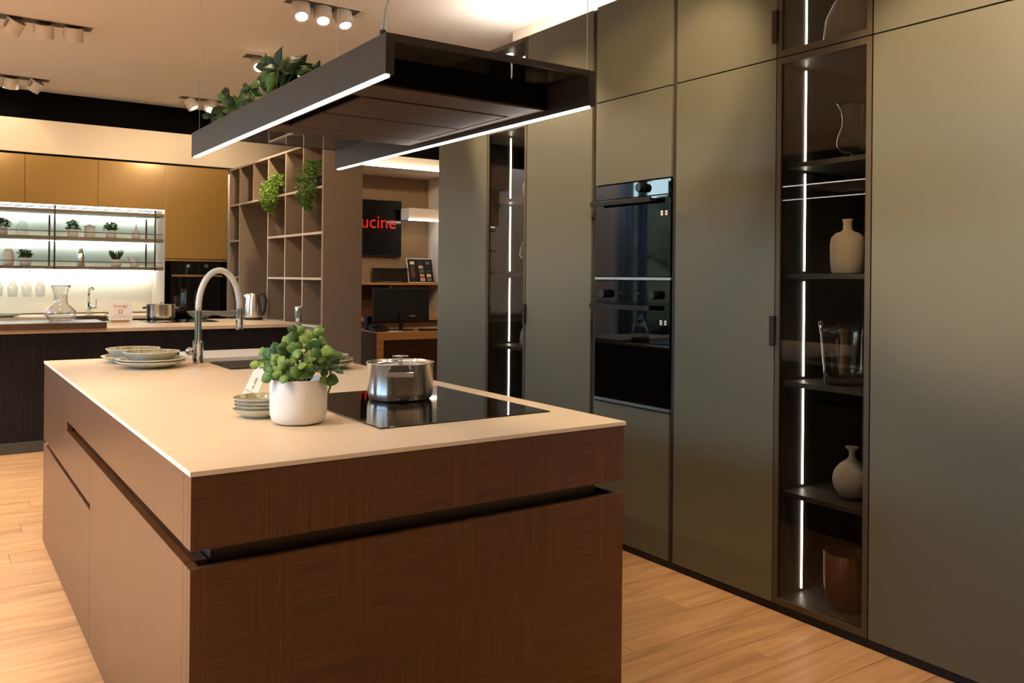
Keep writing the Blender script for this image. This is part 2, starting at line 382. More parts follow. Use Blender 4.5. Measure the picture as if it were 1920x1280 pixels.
def text(s, size, M, parent, mtx, name='lettering', ext=0.0005):
    cu = bpy.data.curves.new(name, 'FONT'); cu.body = s; cu.size = size; cu.extrude = ext; cu.align_x = 'CENTER'; cu.align_y = 'CENTER'
    t = bpy.data.objects.new('tmp', cu); COL.objects.link(t)
    dg = bpy.context.evaluated_depsgraph_get(); me = bpy.data.meshes.new_from_object(t.evaluated_get(dg))
    bpy.data.objects.remove(t); me.materials.clear(); me.materials.append(M); me.name = name
    o = bpy.data.objects.new(name, me); COL.objects.link(o)
    me.transform(mtx)
    if parent: o.parent = parent; me.transform(parent_world(parent).inverted())
    return o
def frame_mtx(origin, right, upv):
    r = Vector(right).normalized(); u = Vector(upv).normalized(); n = r.cross(u)
    M = Matrix.Identity(4)
    for i in range(3): M[i][0] = r[i]; M[i][1] = u[i]; M[i][2] = n[i]; M[i][3] = origin[i]
    return M

# ================================================================== SETTING
CZ = 3.16
FL = struct('floor', bx(-3.4, 6.2, -3.4, 11.0, -0.12, -0.0105), M_floor)
# planks, long side across the room
row = 0; y = 0.354
while y < 7.36:
    x = -1.7 + (row*0.47) % 1.32 - 1.32
    while x < 3.0:
        x1 = min(x+1.32, 3.05); xa = max(x, -1.7)
        if x1-xa > 0.03 and not (xa > 0.56 and x1 < 1.75 and 2.1 < y < 4.7):
            bm = box(bmesh.new(), -(x1-xa)/2+0.0008, (x1-xa)/2-0.0008, -0.0889+0.0008, 0.0889-0.0008, -0.010, 0)
            p = obj('plank', bm, M_floor, FL, world=False); p.location = ((xa+x1)/2, y+0.0889, 0)
            bv = p.modifiers.new('bevel', 'BEVEL'); bv.width = 0.0012; bv.segments = 1
        x += 1.32
    y += 0.1778; row += 1
struct('ceiling', bx(-3.4, 6.2, -3.4, 9.6, CZ, CZ+0.12), M_ceiling)
struct('wall_right', bx(3.5, 3.62, -3.4, 5.115, 0, CZ), M_white)
struct('wall_front', bx(-3.4, 3.62, -3.4, -3.28, 0, CZ), M_white)
struct('wall_rear', bx(-0.7, 2.76, 10.15, 10.3, 0, 2.6), M_white)
struct('wall_rear_left', bx(-3.4, -0.7, 10.15, 10.3, 0, CZ), M_white)
struct('wall_office', bx(2.76, 6.2, 10.5, 10.65, 0, CZ), M_office)
struct('wall_office_right', bx(5.78, 5.9, 5.0, 10.5, 0, CZ), M_white)
struct('wall_office_front', bx(3.62, 5.9, 4.995, 5.115, 0, CZ), M_white)
struct('trim_1', bx(-3.4, 5.78, 9.6, 9.7, 2.87, CZ+0.12), M_blackpaint)  # black strip standing in for the dark void above the bulkhead
struct('trim_2', bx(-0.7, 3.8, 9.53, 10.15, 2.545, 2.87), M_white)
struct('trim_3', bx(3.802, 5.78, 9.6, 10.5, 2.72, 2.87), M_white)
# window wall on the left with posts and curtains
segs = [(1.3, 3.2, 0.06), (3.25, 5.10, 0.06), (7.08, 8.2, 0.36), (8.25, 10.0, 0.36)]
for i, (y0, y1, zs_) in enumerate(segs):
    wf = bmesh.new()
    box(wf, -3.34, -3.26, y0, y0+0.05, zs_, 2.96); box(wf, -3.34, -3.26, y1-0.05, y1, zs_, 2.96)
    box(wf, -3.34, -3.26, y0+0.05, y1-0.05, zs_, zs_+0.06); box(wf, -3.34, -3.26, y0+0.05, y1-0.05, 2.9, 2.96)
    w = struct('window_%d' % (i+1), wf, M_blackmetal)
    obj('pane', bx(-3.295, -3.285, y0+0.05, y1-0.05, zs_+0.06, 2.9), M_window, w)
for i, (y0, y1) in enumerate(((3.2,3.25),(8.2,8.25))):
    struct('trim_%d' % (4+i), bx(-3.34, -3.26, y0, y1, 0, 2.96), M_blackmetal)
struct('wall_left_top', bx(-3.36, -3.22, -3.28, 10.0, 2.961, CZ), M_white)
struct('wall_left_sill', bx(-3.36, -3.24, 1.3, 5.10, 0, 0.059), M_blackmetal)
struct('wall_left_sill', bx(-3.36, -3.24, 7.08, 10.0, 0, 0.359), M_blackmetal)
struct('wall_left', bx(-3.4, -3.24, 5.11, 7.07, 0, 2.96), M_darkwood)
struct('wall_left', bx(-3.4, -3.24, 10.01, 10.15, 0, CZ), M_darkwood)
struct('wall_left_near', bx(-3.4, -3.24, -3.28, 1.29, 0, 2.96), M_darkwood)
def curtain(y0, y1, label):
    pts = []; n = 60
    for i in range(n+1):
        t = i/n; pts.append((-3.1+0.035*math.sin(t*pi*2*(y1-y0)/0.14), y0+(y1-y0)*t))
    bm = bmesh.new(); A = [bm.verts.new((p[0],p[1],0.02)) for p in pts]; B = [bm.verts.new((p[0],p[1],3.05)) for p in pts]
    for i in range(n): bm.faces.new((A[i],A[i+1],B[i+1],B[i]))
    o = obj('curtain', bm, M_curtain, smooth=True); s = o.modifiers.new('solid', 'SOLIDIFY'); s.thickness = 0.004
    tag(o, label, 'curtain')
curtain(9.68, 9.98, 'blue-grey curtain in the far corner by the window wall')
curtain(9.38, 9.55, 'blue-grey curtain drawn back beside the last window')
struct('ground', bx(-40, 6, -30, 60, -0.3, -0.15), M_ground)
bmh = bmesh.new(); bmesh.ops.create_grid(bmh, x_segments=110, y_segments=12, size=0.5)
for v in bmh.verts:
    yy = 14+v.co.x*46; zz = (v.co.y+0.5)*3.4-0.2
    v.co = Vector((-11+0.5*math.sin(yy*2.1)+0.3*math.sin(zz*5+yy*3), yy, zz+0.25*math.sin(yy*1.7)))
o = obj('hedge', bmh, M_hedge, smooth=True); so = o.modifiers.new('solid', 'SOLIDIFY'); so.thickness = 1.2
tag(o, 'green hedge outside the window wall, seen as a reflection in the ovens', 'hedge')

# ================================================================== TALL CABINET WALL
WX = 2.895; ZT = 2.285; ZC = 2.785; BK = 3.49
def tall(y0, y1, label, upper=True, grp='olive green tall cabinets'):
    t = thing('tall_cabinet', label, 'cabinet', (WX, (y0+y1)/2, 0), 0, None)
    obj('carcass', bx(WX+0.022, BK, y0+0.002, y1-0.002, 0.035, ZC-0.004), M_gap, t)
    obj('plinth', bx(WX+0.012, BK, y0, y1, 0, 0.033), M_gap, t)
    obj('door', bx(WX, WX+0.021, y0+0.0018, y1-0.0018, 0.037, ZT-0.0025), M_green, t, bevel=0.0015)
    obj('door', bx(WX, WX+0.021, y0+0.0018, y1-0.0018, ZT+0.0025, ZC), M_green, t, bevel=0.0015)
    return t
c1 = tall(4.502, 5.115, 'olive tall cabinet furthest from the camera, beside the office opening')
c3 = tall(3.476, 4.072, 'olive tall cabinet between the far glass cabinet and the ovens')
c5 = tall(2.292, 2.864, 'olive tall cabinet between the ovens and the near glass cabinet')
c7 = tall(1.25, 1.857, 'wide olive tall cabinet at the right edge, right of the near glass cabinet')
def dhandle(par, y, z0, z1):
    bm = bx(WX-0.012, WX+0.004, y-0.003, y+0.022, z0, z1)
    obj('handle', bm, M_bronzedark, par, bevel=0.001, label='dark bronze edge handle')

def glasscab(y0, y1, label):
    t = thing('glass_cabinet', label, 'cabinet', (WX, (y0+y1)/2, 0))
    ya, yb = y0+0.003, y1-0.003; xi = WX+0.026
    bm = bmesh.new()
    obj('plinth', bx(WX+0.012, BK, y0, y1, 0, 0.033), M_gap, t)
    obj('side_panel', bx(xi, BK, ya, ya+0.016, 0.036, ZC), M_interior, t)
    obj('side_panel', bx(xi, BK, yb-0.016, yb, 0.036, ZC), M_interior, t)
    obj('back_panel', bx(BK-0.012, BK, ya+0.016, yb-0.016, 0.036, ZC), M_interior, t)
    zs = [0.055, 0.495, 0.950, 1.395, 1.850, 2.305]
    obj('base_panel', bx(xi, BK-0.012, ya+0.016, yb-0.016, 0.036, 0.055), M_interior, t)
    obj('top_panel', bx(xi, BK-0.012, ya+0.016, yb-0.016, ZC-0.018, ZC), M_interior, t)
    for z in zs[1:5]:
        obj('shelf', bx(xi+0.012, BK-0.012, ya+0.016, yb-0.016, z-0.02, z), M_interior, t, bevel=0.001)
    obj('divider', bx(xi, BK-0.012, ya+0.016, yb-0.016, 2.265, 2.305), M_interior, t)
    tops = [0.475, 0.930, 1.375, 1.830, 2.265, ZC-0.018]
    for z, zt in zip(zs, tops):
        obj('led_strip', bx(3.057, 3.065, yb-0.019, yb-0.0162, z+0.012, zt-0.012), M_ledcab, t, label='glowing vertical strip light')
    for (za, zb) in ((0.037, ZT-0.0025), (ZT+0.0025, ZC)):
        fr = bmesh.new(); w = 0.022
        box(fr, WX, WX+0.022, ya, ya+w, za, zb); box(fr, WX, WX+0.022, yb-w, yb, za, zb)
        box(fr, WX, WX+0.022, ya+w, yb-w, za, za+w+0.004); box(fr, WX, WX+0.022, ya+w, yb-w, zb-w-0.004, zb)
        f = obj('door_frame', fr, M_bronze, t)
        obj('glass_pane', bx(WX+0.006, WX+0.010, ya+w, yb-w, za+w+0.004, zb-w-0.004), M_smoke, f)
    return t
g2 = glasscab(4.072, 4.502, 'narrow far glass-fronted display cabinet with light strip, left of the ovens')
g6 = glasscab(1.857, 2.292, 'tall near glass-fronted display cabinet holding the vases, right of the ovens')
dhandle(c5, 2.292-0.004, 2.35, 2.484); dhandle(c5, 2.292-0.004, 1.098, 1.22); dhandle(g2, 4.072-0.004, 1.095, 1.213)

# oven housing
t = thing('oven_housing', 'olive tall housing around the two stacked black ovens', 'cabinet', (WX, 3.17, 0))
obj('carcass', bx(WX+0.03, BK, 2.866, 3.474, 0.035, ZC), M_gap, t)
obj('filler_strip', bx(WX+0.012, WX+0.03, 2.866, 2.893, 0.035, ZC), M_carc, t, label='dark upright recess strip')
obj('filler_strip', bx(WX+0.012, WX+0.03, 3.446, 3.474, 0.035, ZC), M_carc, t, label='dark upright recess strip')
obj('plinth', bx(WX+0.012, BK, 2.866, 3.474, 0, 0.033), M_gap, t)
obj('drawer_front', bx(WX, WX+0.021, 2.894, 3.445, 0.037, 0.728), M_green, t, bevel=0.0015)
obj('door', bx(WX, WX+0.021, 2.894, 3.445, 1.852, ZT-0.0025), M_green, t, bevel=0.0015)
obj('door', bx(WX, WX+0.021, 2.894, 3.445, ZT+0.0025, ZC+0.006), M_green, t, bevel=0.0015)
def oven(z0, z1, zh, label, knobs, split=None):
    o = thing('built_in_oven', label, 'oven', (WX, 3.17, z0))
    ya, yb = 2.897, 3.442
    obj('body', bx(WX+0.020, WX+0.029, ya, yb, z0, z1), M_blackmat, o)
    obj('control_panel', bx(WX+0.002, WX+0.019, ya, yb, zh+0.022, z1), M_oven, o, bevel=0.001)
    obj('door_glass', bx(WX+0.002, WX+0.019, ya, yb, z0+(0.014 if z0 < 1 else 0.018), zh+0.018), M_oven, o, bevel=0.001)
    obj('bottom_trim', bx(WX-0.006, WX+0.019, ya-0.01, yb-0.005, z0, z0+0.012), M_alu, o, label='silver trim strip under the oven door')
    hb = bmesh.new(); box(hb, WX-0.050, WX-0.038, 2.985, 3.43, zh-0.014, zh+0.010)
    box(hb, WX-0.040, WX+0.002, 3.0, 3.02, zh-0.006, zh+0.006); box(hb, WX-0.040, WX+0.002, 3.395, 3.415, zh-0.006, zh+0.006)
    obj('handle', hb, M_blackmetal, o, bevel=0.001)
    for ky, kr in knobs:
        k = obj('knob', disc_cyl((WX-0.034, ky, zh+0.062), (1,0,0), kr, 0.034, 28), M_blackmetal, o)
        obj('knob_face', disc_cyl((WX-0.0355, ky, zh+0.062), (1,0,0), kr*0.92, 0.0012, 28), M_knobglass, k)
    for yy in (2.955, 2.925):
        s = obj('energy_sticker', bx(WX+0.0008, WX+0.0018, yy-0.007, yy+0.007, zh-0.080, zh-0.058), M_paper, o, label='small white sticker on the oven door')
        obj('print_mark', bx(WX+0.0002, WX+0.0007, yy-0.0028, yy+0.0028, zh-0.075, zh-0.063), M_greyprint, s)
    return o
oven(1.362, 1.846, 1.752, 'upper black glass oven with one round knob', [(3.085, 0.021)])
o2 = oven(0.738, 1.358, 1.228, 'lower black glass oven with two round knobs, under the first', [(3.35, 0.021), (2.985, 0.021)])
for yy in (3.245, 3.235, 3.12, 3.11):
    obj('touch_mark', bx(WX+0.0008, WX+0.0018, yy-0.001, yy+0.001, 1.29, 1.30), M_greyprint, o2)

# ================================================================== ISLAND
XL, XR, YN, YF = 0.4986, 1.8112, 2.0035, 4.9237
isl = thing('kitchen_island', 'large dark walnut veneered kitchen island in the foreground', 'kitchen island', ((XL+XR)/2, (YN+YF)/2, 0))
obj('carcass', bx(XL+0.03, XR-0.03, YN+0.066, YF-0.03, 0.03, 0.68), M_gap, isl)
obj('carcass', bx(XL+0.03, XR-0.03, YN+0.066, YF-0.03, 0.76, 0.905), M_gap, isl)
obj('grip_channel', bx(XL+0.062, XR-0.062, YN+0.067, YF-0.06, 0.68, 0.76), mat('grip_metal', (92,80,66), 0.38, 0.8), isl, bevel=0.001, label='dark metal recessed grip channel')
obj('plinth', bx(XL+0.02, XR-0.02, YN+0.02, YF-0.02, 0, 0.03), M_gap, isl)
obj('front_panel', bx(XL, XR-0.003, YN, YN+0.024, 0.738, 0.907), M_walnut, isl, bevel=0.0012, label='upper front panel with patchwork grain')
obj('front_panel', bx(XL, XR-0.003, YN, YN+0.024, 0.008, 0.6956), M_walnut, isl, bevel=0.0012, label='lower front panel with patchwork grain')
for z0, z1 in ((0.738,0.907),(0.008,0.6956)):
    obj('corner_return', bx(XL, XL+0.024, YN+0.0245, YN+0.064, z0, z1), M_walnut, isl)
    obj('corner_return', bx(XR-0.027, XR-0.003, YN+0.0245, YN+0.064, z0, z1), M_walnut, isl)
# left side, upper strip (drawer fronts) with a slot below it
yS = YN+0.066
obj('drawer_front', bx(XL, XL+0.022, yS, 4.056, 0.738, 0.907), M_walnut, isl, bevel=0.001)
obj('drawer_front', prism([(3.432,0.524),(YF,0.524),(YF,0.907),(4.058,0.907),(4.058,0.6956),(3.432,0.6956)], 'x', XL, XL+0.022), M_walnut, isl, bevel=0.001)
obj('side_door', bx(XL, XL+0.022, yS, 3.4295, 0.008, 0.6956), M_walnut, isl, bevel=0.001)
obj('side_door', bx(XL, XL+0.022, 3.4325, YF, 0.008, 0.503), M_walnut, isl, bevel=0.001)
obj('slot_lip', bx(XL+0.0225, XL+0.055, yS, 2.809, 0.6756, 0.6950), M_walnut, isl, label='walnut lip of the finger slot')
obj('slot_lip', bx(XL+0.0225, XL+0.055, 2.8105, 4.056, 0.6756, 0.6950), M_walnut, isl, label='walnut lip of the finger slot')
obj('slot_lip', bx(XL+0.0225, XL+0.0295, 3.434, 4.91, 0.488, 0.5025), M_walnut, isl, label='walnut lip of the lower finger slot')
for y0, y1 in ((yS, 3.05), (3.0525, 4.05), (4.0525, YF)):
    obj('side_door', bx(XR-0.027, XR-0.005, y0, y1, 0.008, 0.6956), M_walnut, isl)
obj('drawer_front', bx(XR-0.027, XR-0.005, yS, YF, 0.738, 0.907), M_walnut, isl)
obj('end_panel', bx(XL+0.0225, XR-0.0275, YF-0.022, YF, 0.008, 0.9), M_walnut, isl)
# worktop
wt = thing('worktop', 'thin cream worktop lying on the walnut island', 'worktop', ((XL+XR)/2, (YN+YF)/2, 0.908))
obj('slab', bx(XL-0.001, XR+0.003, YN-0.001, YF+0.001, 0.9078, 0.92), M_counter, wt, bevel=0.0012)
eb = bmesh.new(); e0 = 0.0012
box(eb, XL-0.001-e0, XL-0.001, YN-0.001-e0, YF+0.001, 0.9082, 0.9196); box(eb, XL-0.001, XR+0.003, YN-0.001-e0, YN-0.001, 0.9082, 0.9196)
box(eb, XR+0.003, XR+0.003+e0, YN-0.001-e0, YF+0.001, 0.9082, 0.9196)
obj('edge_band', eb, M_counteredge, wt, label='pale edge band')
obj('raised_ledge', bx(1.155, XR+0.001, 4.475, YF, 0.9201, 0.9405), M_counteredge, wt, bevel=0.002, label='raised white ledge along the rear edge')
sk = thing('sink', 'black inset sink with a matt cover beside the tap', 'sink', (1.4, 4.25, 0.92))
obj('rim', bx(1.185, 1.70, 4.063, 4.43, 0.9202, 0.9235), M_blackmat, sk, bevel=0.001)
obj('cover', bx(1.20, 1.685, 4.078, 4.415, 0.9237, 0.926), M_blackmat, sk, bevel=0.001)
hb = thing('induction_hob', 'black glass induction hob set in the cream worktop', 'hob', (1.42, 2.66, 0.92))
obj('glass_plate', bx(1.097, 1.72, 2.270, 3.045, 0.9202, 0.9245), M_blackgloss, hb, bevel=0.0015)

# ================================================================== HOOD
HX0, HX1, HY0, HY1, HZ0, HZ1 = 1.0042, 1.7323, 2.067, 4.087, 1.9058, 2.0199
hd = thing('island_hood', 'long dark suspended extractor hood with two light strips above the island', 'extractor hood', ((HX0+HX1)/2, (HY0+HY1)/2, HZ0))
for xa in (HX0, HX1-0.026):
    sd = obj('side_panel', bx(xa, xa+0.026, HY0, HY1, HZ0+0.004, HZ1), M_hood, hd, bevel=0.0008)
    obj('led_strip', bx(xa+0.004, xa+0.022, HY0+0.02, HY1-0.02, HZ0, HZ0+0.0038), M_led, sd, label='glowing white strip light')
obj('top_frame', bx(HX0+0.0262, HX1-0.0262, HY0, HY0+0.02, HZ1-0.016, HZ1), M_hood, hd)
obj('top_frame', bx(HX0+0.0262, HX1-0.0262, HY1-0.02, HY1, HZ1-0.016, HZ1), M_hood, hd)
obj('glass_shelf', bx(HX0+0.0262, HX1-0.0262, HY0+0.0202, 2.285, HZ1-0.015, HZ1-0.007), M_hoodgloss, hd, label='dark smoked glass shelf at the near end')
obj('glass_shelf', bx(HX0+0.0262, HX1-0.0262, 3.245, HY1-0.0202, HZ1-0.015, HZ1-0.007), M_hoodgloss, hd, label='dark smoked glass shelf at the far end')
obj('extractor_body', bx(HX0+0.0262, HX1-0.0262, 2.286, 3.244, 1.952, HZ1-0.006), M_blackpaint, hd)
obj('extractor_front', bx(HX0+0.0262, HX1-0.0262, 2.2855, 2.2859, 1.9318, HZ1-0.0155), M_blackpaint, hd)
ZU = 1.925
def under(x0, x1, y0, y1): return bx(x0, x1, y0, y1, ZU, ZU+0.006)
xs0, xs1, ys0, ysm, ys1 = 1.072, 1.660, 2.452, 2.761, 3.080
ub = bmesh.new()
box(ub, HX0+0.027, HX1-0.027, 2.286, ys0-0.012, ZU, ZU+0.0065); box(ub, HX0+0.027, HX1-0.027, ys1+0.008, 3.243, ZU, ZU+0.0065)
box(ub, HX0+0.027, xs0, ys0-0.012, ys1+0.008, ZU, ZU+0.0065); box(ub, xs1, HX1-0.027, ys0-0.012, ys1+0.008, ZU, ZU+0.0065)
obj('underside_panel', ub, M_hoodunder, hd)
obj('filter_panel', bx(xs0+0.045, xs1-0.012, ys0+0.003, ysm-0.006, ZU-0.001, ZU+0.0065), M_hoodunder, hd)
obj('filter_panel', bx(xs0+0.045, xs1-0.012, ysm+0.006, ys1-0.003, ZU-0.001, ZU+0.0065), M_hoodunder, hd)
for k in range(5):
    xa = 1.345+k*0.024
    obj('touch_control', bx(xa, xa+0.016, 3.19, 3.197, ZU-0.0008, ZU-0.0001), M_blackmat, hd)
for i, (wx, wy) in enumerate(((HX0+0.012, HY0+0.02), (HX0+0.012, 4.0), (HX1-0.025, HY0+0.012), (HX1-0.012, 4.0))):
    obj('suspension_wire', disc_cyl((wx, wy, HZ1-0.004), (0,0,1), 0.0012, CZ-HZ1+0.004, 8), M_alu, hd)
obj('suspension_wire', disc_cyl((HX0+0.012, 2.42, HZ1-0.004), (0,0,1), 0.0008, CZ-HZ1+0.004, 8), M_alu, hd)
cab = tube([(1.0+0.014, 2.105, HZ1-0.005), (1.014, 2.105, HZ1+0.03), (1.022, 2.11, HZ1+0.07), (1.035, 2.10, HZ1+0.13), (1.018, 2.11, HZ1+0.20), (1.012, 2.10, HZ1+0.26), (1.02, 2.10, 2.5), (1.02, 2.10, 2.8), (1.02, 2.10, CZ)], 0.0032, 10)
pc = obj('power_cable', cab, M_alu, hd, smooth=True, label='clear power cable running up to the ceiling')
obj('cable_gland', disc_cyl((1.014, 2.105, HZ1), (0,0,1), 0.009, 0.014, 16), M_blackmat, pc)

# ================================================================== CROCKERY
def plate_prof(r, h, th=0.006, foot=0.5):
    return [(0, 0.004), (r*foot, 0.004), (r*foot, 0.0), (r*foot+0.006, 0.0), (r*foot+0.010, 0.006), (r*0.86, h*0.55), (r-0.002, h-0.002), (r, h)]
def plate_in(r, h):
    return [(r, h), (r-0.005, h+0.0006), (r*0.84, h*0.62+0.002), (r*0.5, 0.0105), (0, 0.0095)]
def dish(x, y, z, r, h, label, cat, name, seg=44, wob=0.0, group=None):
    t = thing(name, label, cat, (x, y, z), random.random()*6, group)
    bo = lathe(plate_prof(r, h), seg); bi = lathe(plate_in(r, h), seg)
    for b in (bo, bi):
        for v in b.verts:
            a = math.atan2(v.co.y, v.co.x); k = 1+wob*math.sin(3*a)+wob*0.6*math.sin(5*a+1)
            v.co.x *= k; v.co.y *= k; v.co.z *= 1+0.8*wob*math.sin(2*a)
    obj('outer_glaze', bo, M_plate, t, smooth=True, world=False)
    obj('rim', lathe([(r-0.004,h-0.002),(r-0.0005,h-0.002),(r+0.0012,h),(r,h+0.0018),(r-0.003,h+0.0018),(r-0.005,h+0.0004)], seg, closed=True), M_rim, t, smooth=True, world=False) if not wob else None
    obj('inner_glaze', bi, M_glaze, t, smooth=True, world=False, label='mottled olive inside glaze')
    return t
T = 0.9205
def at_rim(px, py, z, r):
    """centre of a round thing whose left rim end is seen at pixel (px, py) at height z"""
    d = fw+(px-960)/F*rt-(py-CY)/F*up; t_ = (z-H)/d.z; p = Vector((0,0,H))+d*t_
    return p.x+r*r0.x, p.y+r*r0.y
def on_z(px, py, z):
    d = fw+(px-960)/F*rt-(py-CY)/F*up; t_ = (z-H)/d.z; return (d*t_).x, (d*t_).y
def on_x(px, py, x):
    d = fw+(px-960)/F*rt-(py-CY)/F*up; t_ = x/d.x; return (d*t_).y, (d*t_).z+H
# rear-left stacks
x, y = at_rim(222, 678, T+0.024, 0.158)
dish(x, y, T, 0.156, 0.031, 'lowest of the two celadon plates under the nearer bowl, left of the tap', 'plate', 'dinner_plate')
dish(x+0.002, y, T+0.0115, 0.157, 0.032, 'upper celadon plate directly under the nearer bowl, left of the tap', 'plate', 'dinner_plate')
dish(x, y, T+0.0235, 0.128, 0.052, 'celadon bowl on top of the nearer plate stack, left of the tap', 'bowl', 'bowl')
x, y = at_rim(195, 668, T+0.024, 0.155)
dish(x, y, T, 0.155, 0.031, 'celadon plate under the rear bowl at the far left of the island', 'plate', 'dinner_plate')
dish(x-0.003, y+0.01, T+0.0105, 0.129, 0.056, 'rear celadon bowl on a single plate at the far left of the island', 'bowl', 'bowl')
# stack behind the plant
x, y = on_z(603, 690, T)
dish(x, y, T, 0.150, 0.030, 'lowest plate of the stack between plant and saucepan', 'plate', 'dinner_plate')
dish(x, y, T+0.0115, 0.149, 0.034, 'middle plate of the stack between plant and saucepan', 'plate', 'dinner_plate')
dish(x+0.004, y, T+0.024, 0.122, 0.040, 'small topmost dish of the stack between plant and saucepan', 'plate', 'side_plate')
# stack beside the white pot
P_ = Vector((fw.x, fw.y, 0)).normalized()*2.70+Vector((r0.x, r0.y, 0))*(-0.796)
x, y = P_.x, P_.y
dish(x, y, T, 0.079, 0.028, 'bottom dish of the stack half hidden by the white plant pot', 'plate', 'side_plate', wob=0.02)
dish(x+0.001, y, T+0.0125, 0.077, 0.028, 'second dish from the bottom beside the white plant pot', 'plate', 'side_plate', wob=0.015)
dish(x+0.001, y+0.001, T+0.0215, 0.076, 0.030, 'third dish from the bottom beside the white plant pot', 'plate', 'side_plate', wob=0.015)
dish(x, y+0.001, T+0.033, 0.078, 0.031, 'top olive-glazed wavy dish of the stack beside the white plant pot', 'plate', 'side_plate', wob=0.025)

# ================================================================== TAP
tp = thing('kitchen_tap', 'chrome kitchen tap with an arched white hose on the island', 'tap', (1.13, 4.431, 0.92))
bx_, by_ = 1.13, 4.431
tb = lathe([(0,0),(0.032,0),(0.032,0.003),(0.0265,0.004),(0.0265,0.112),(0.0245,0.1135),(0,0.1135)], 32, (bx_,by_,T))
obj('base', tb, M_chrome, tp, smooth=True).modifiers.new('e','EDGE_SPLIT')
obj('riser', disc_cyl((bx_,by_,T+0.1137), (0,0,1), 0.0165, 0.150, 28), M_chrome, tp, smooth=True).modifiers.new('e','EDGE_SPLIT')
hose = []
zt, zr, Rx = T+0.264, 0.205, 0.103
for i in range(33):
    a = pi-pi*i/32; hose.append((bx_+Rx+Rx*math.cos(a), by_, zt+zr*(math.sin(a)**0.93 if math.sin(a) > 0 else 0)))
hose[-1] = (hose[-1][0], by_, zt+0.004)
obj('hose', tube(hose, 0.0152, 18), M_ceram, tp, smooth=True, label='white flexible hose')
obj('bracket', bx(bx_+0.012, bx_+2*Rx+0.006, by_-0.007, by_+0.007, zt-0.024, zt-0.002), M_alu, tp, bevel=0.001)
obj('spray_head', lathe([(0,-0.10),(0.0165,-0.10),(0.0175,-0.098),(0.0175,-0.03),(0.0168,-0.029),(0.0168,-0.026),(0.0175,-0.025),(0.0175,0.006),(0,0.006)], 28, (bx_+2*Rx,by_,zt)), M_chrome, tp, smooth=True).modifiers.new('e','EDGE_SPLIT')
lv = obj('lever', disc_cyl((bx_-0.024,by_,T+0.062), (-1,-0.2,0), 0.013, 0.016, 20), M_chrome, tp, smooth=True)
kb = bmesh.new(); bmesh.ops.create_uvsphere(kb, u_segments=24, v_segments=14, radius=0.0215, matrix=Matrix.Translation((bx_-0.040,by_-0.003,T+0.062)))
obj('knob', kb, M_chrome, lv, smooth=True)

# ================================================================== PLANTS
def leaf_mesh(name, L, Wd, cup=0.25, pointed=0.0, seg=7, th=0.0012):
    """a leaf with its stalk end at the origin, along +Y, midrib folded"""
    bm = bmesh.new(); rows = []
    for i in range(seg+1):
        t = i/seg; w = Wd*0.5*math.sin(pi*min(1, t**(0.75+0.0)))**0.7 if 0 < t < 1 else 0.0
        if pointed and t > 0.55: w *= 1-pointed*((t-0.55)/0.45)**1.3
        yy = L*t; zc = -cup*L*t*t*0.6
        if w <= 1e-6: rows.append([bm.verts.new((0, yy, zc))])
        else: rows.append([bm.verts.new((-w, yy, zc+cup*w*0.5)), bm.verts.new((0, yy, zc-cup*w*0.15)), bm.verts.new((w, yy, zc+cup*w*0.5))])
    for A, B in zip(rows[:-1], rows[1:]):
        if len(A) == 1: bm.faces.new((A[0],B[1],B[0])); bm.faces.new((A[0],B[2],B[1]))
        elif len(B) == 1: bm.faces.new((A[0],A[1],B[0])); bm.faces.new((A[1],A[2],B[0]))
        else:
            bm.faces.new((A[0],A[1],B[1],B[0])); bm.faces.new((A[1],A[2],B[2],B[1]))
    for f in bm.faces: f.smooth = True
    me = bpy.data.meshes.new(name); bm.to_mesh(me); bm.free(); return me
def put_leaf(me, M, parent, pos, direction, roll=0, scale=1.0, thick=0.0010, normal=None):
    o = bpy.data.objects.new('leaf', me); COL.objects.link(o); o.parent = parent
    d = Vector(direction).normalized(); q = d.to_track_quat('Y', 'Z')
    o.rotation_mode = 'QUATERNION'; o.rotation_quaternion = q @ Euler((0, roll, 0)).to_quaternion()
    if normal is not None:
        nn = Vector(normal).normalized(); yy = (d-nn*d.dot(nn)).normalized(); xx = yy.cross(nn)
        o.rotation_quaternion = Matrix((xx, yy, nn)).transposed().to_quaternion()
    o.location = pos; o.scale = (scale,)*3
    if not me.materials: me.materials.append(M)
    s = o.modifiers.new('solid', 'SOLIDIFY'); s.thickness = thick
    return o
# potted succulent on the island
PX, PY, PR, PH = 0.937, 2.505, 0.0855, 0.135
pt = thing('potted_plant', 'round-leaved green succulent plant in a smooth white pot on the island', 'potted plant', (PX, PY, T))
obj('pot', lathe([(0,0),(0.060,0),(0.072,0.004),(0.080,0.013),(0.0845,0.028),(PR,0.05),(PR,PH-0.002),(PR-0.001,PH),(PR-0.0035,PH),(PR-0.0045,PH-0.004),(PR-0.005,0.1),(0,0.1)], 64), M_pot, pt, smooth=True, world=False)
obj('soil', lathe([(0,0.117),(0.06,0.119),(PR-0.006,0.115),(PR-0.006,0.101),(0,0.101)], 32), M_soil, pt, smooth=True, world=False)
LM = [leaf_mesh('leaf_round', 0.046, 0.044, 0.03), leaf_mesh('leaf_round_b', 0.054, 0.050, 0.06), leaf_mesh('leaf_small', 0.036, 0.034, 0.02)]
rl = Vector((r0.x, r0.y, 0)); fl = Vector((fw.x, fw.y, 0)).normalized()
stems = bmesh.new()
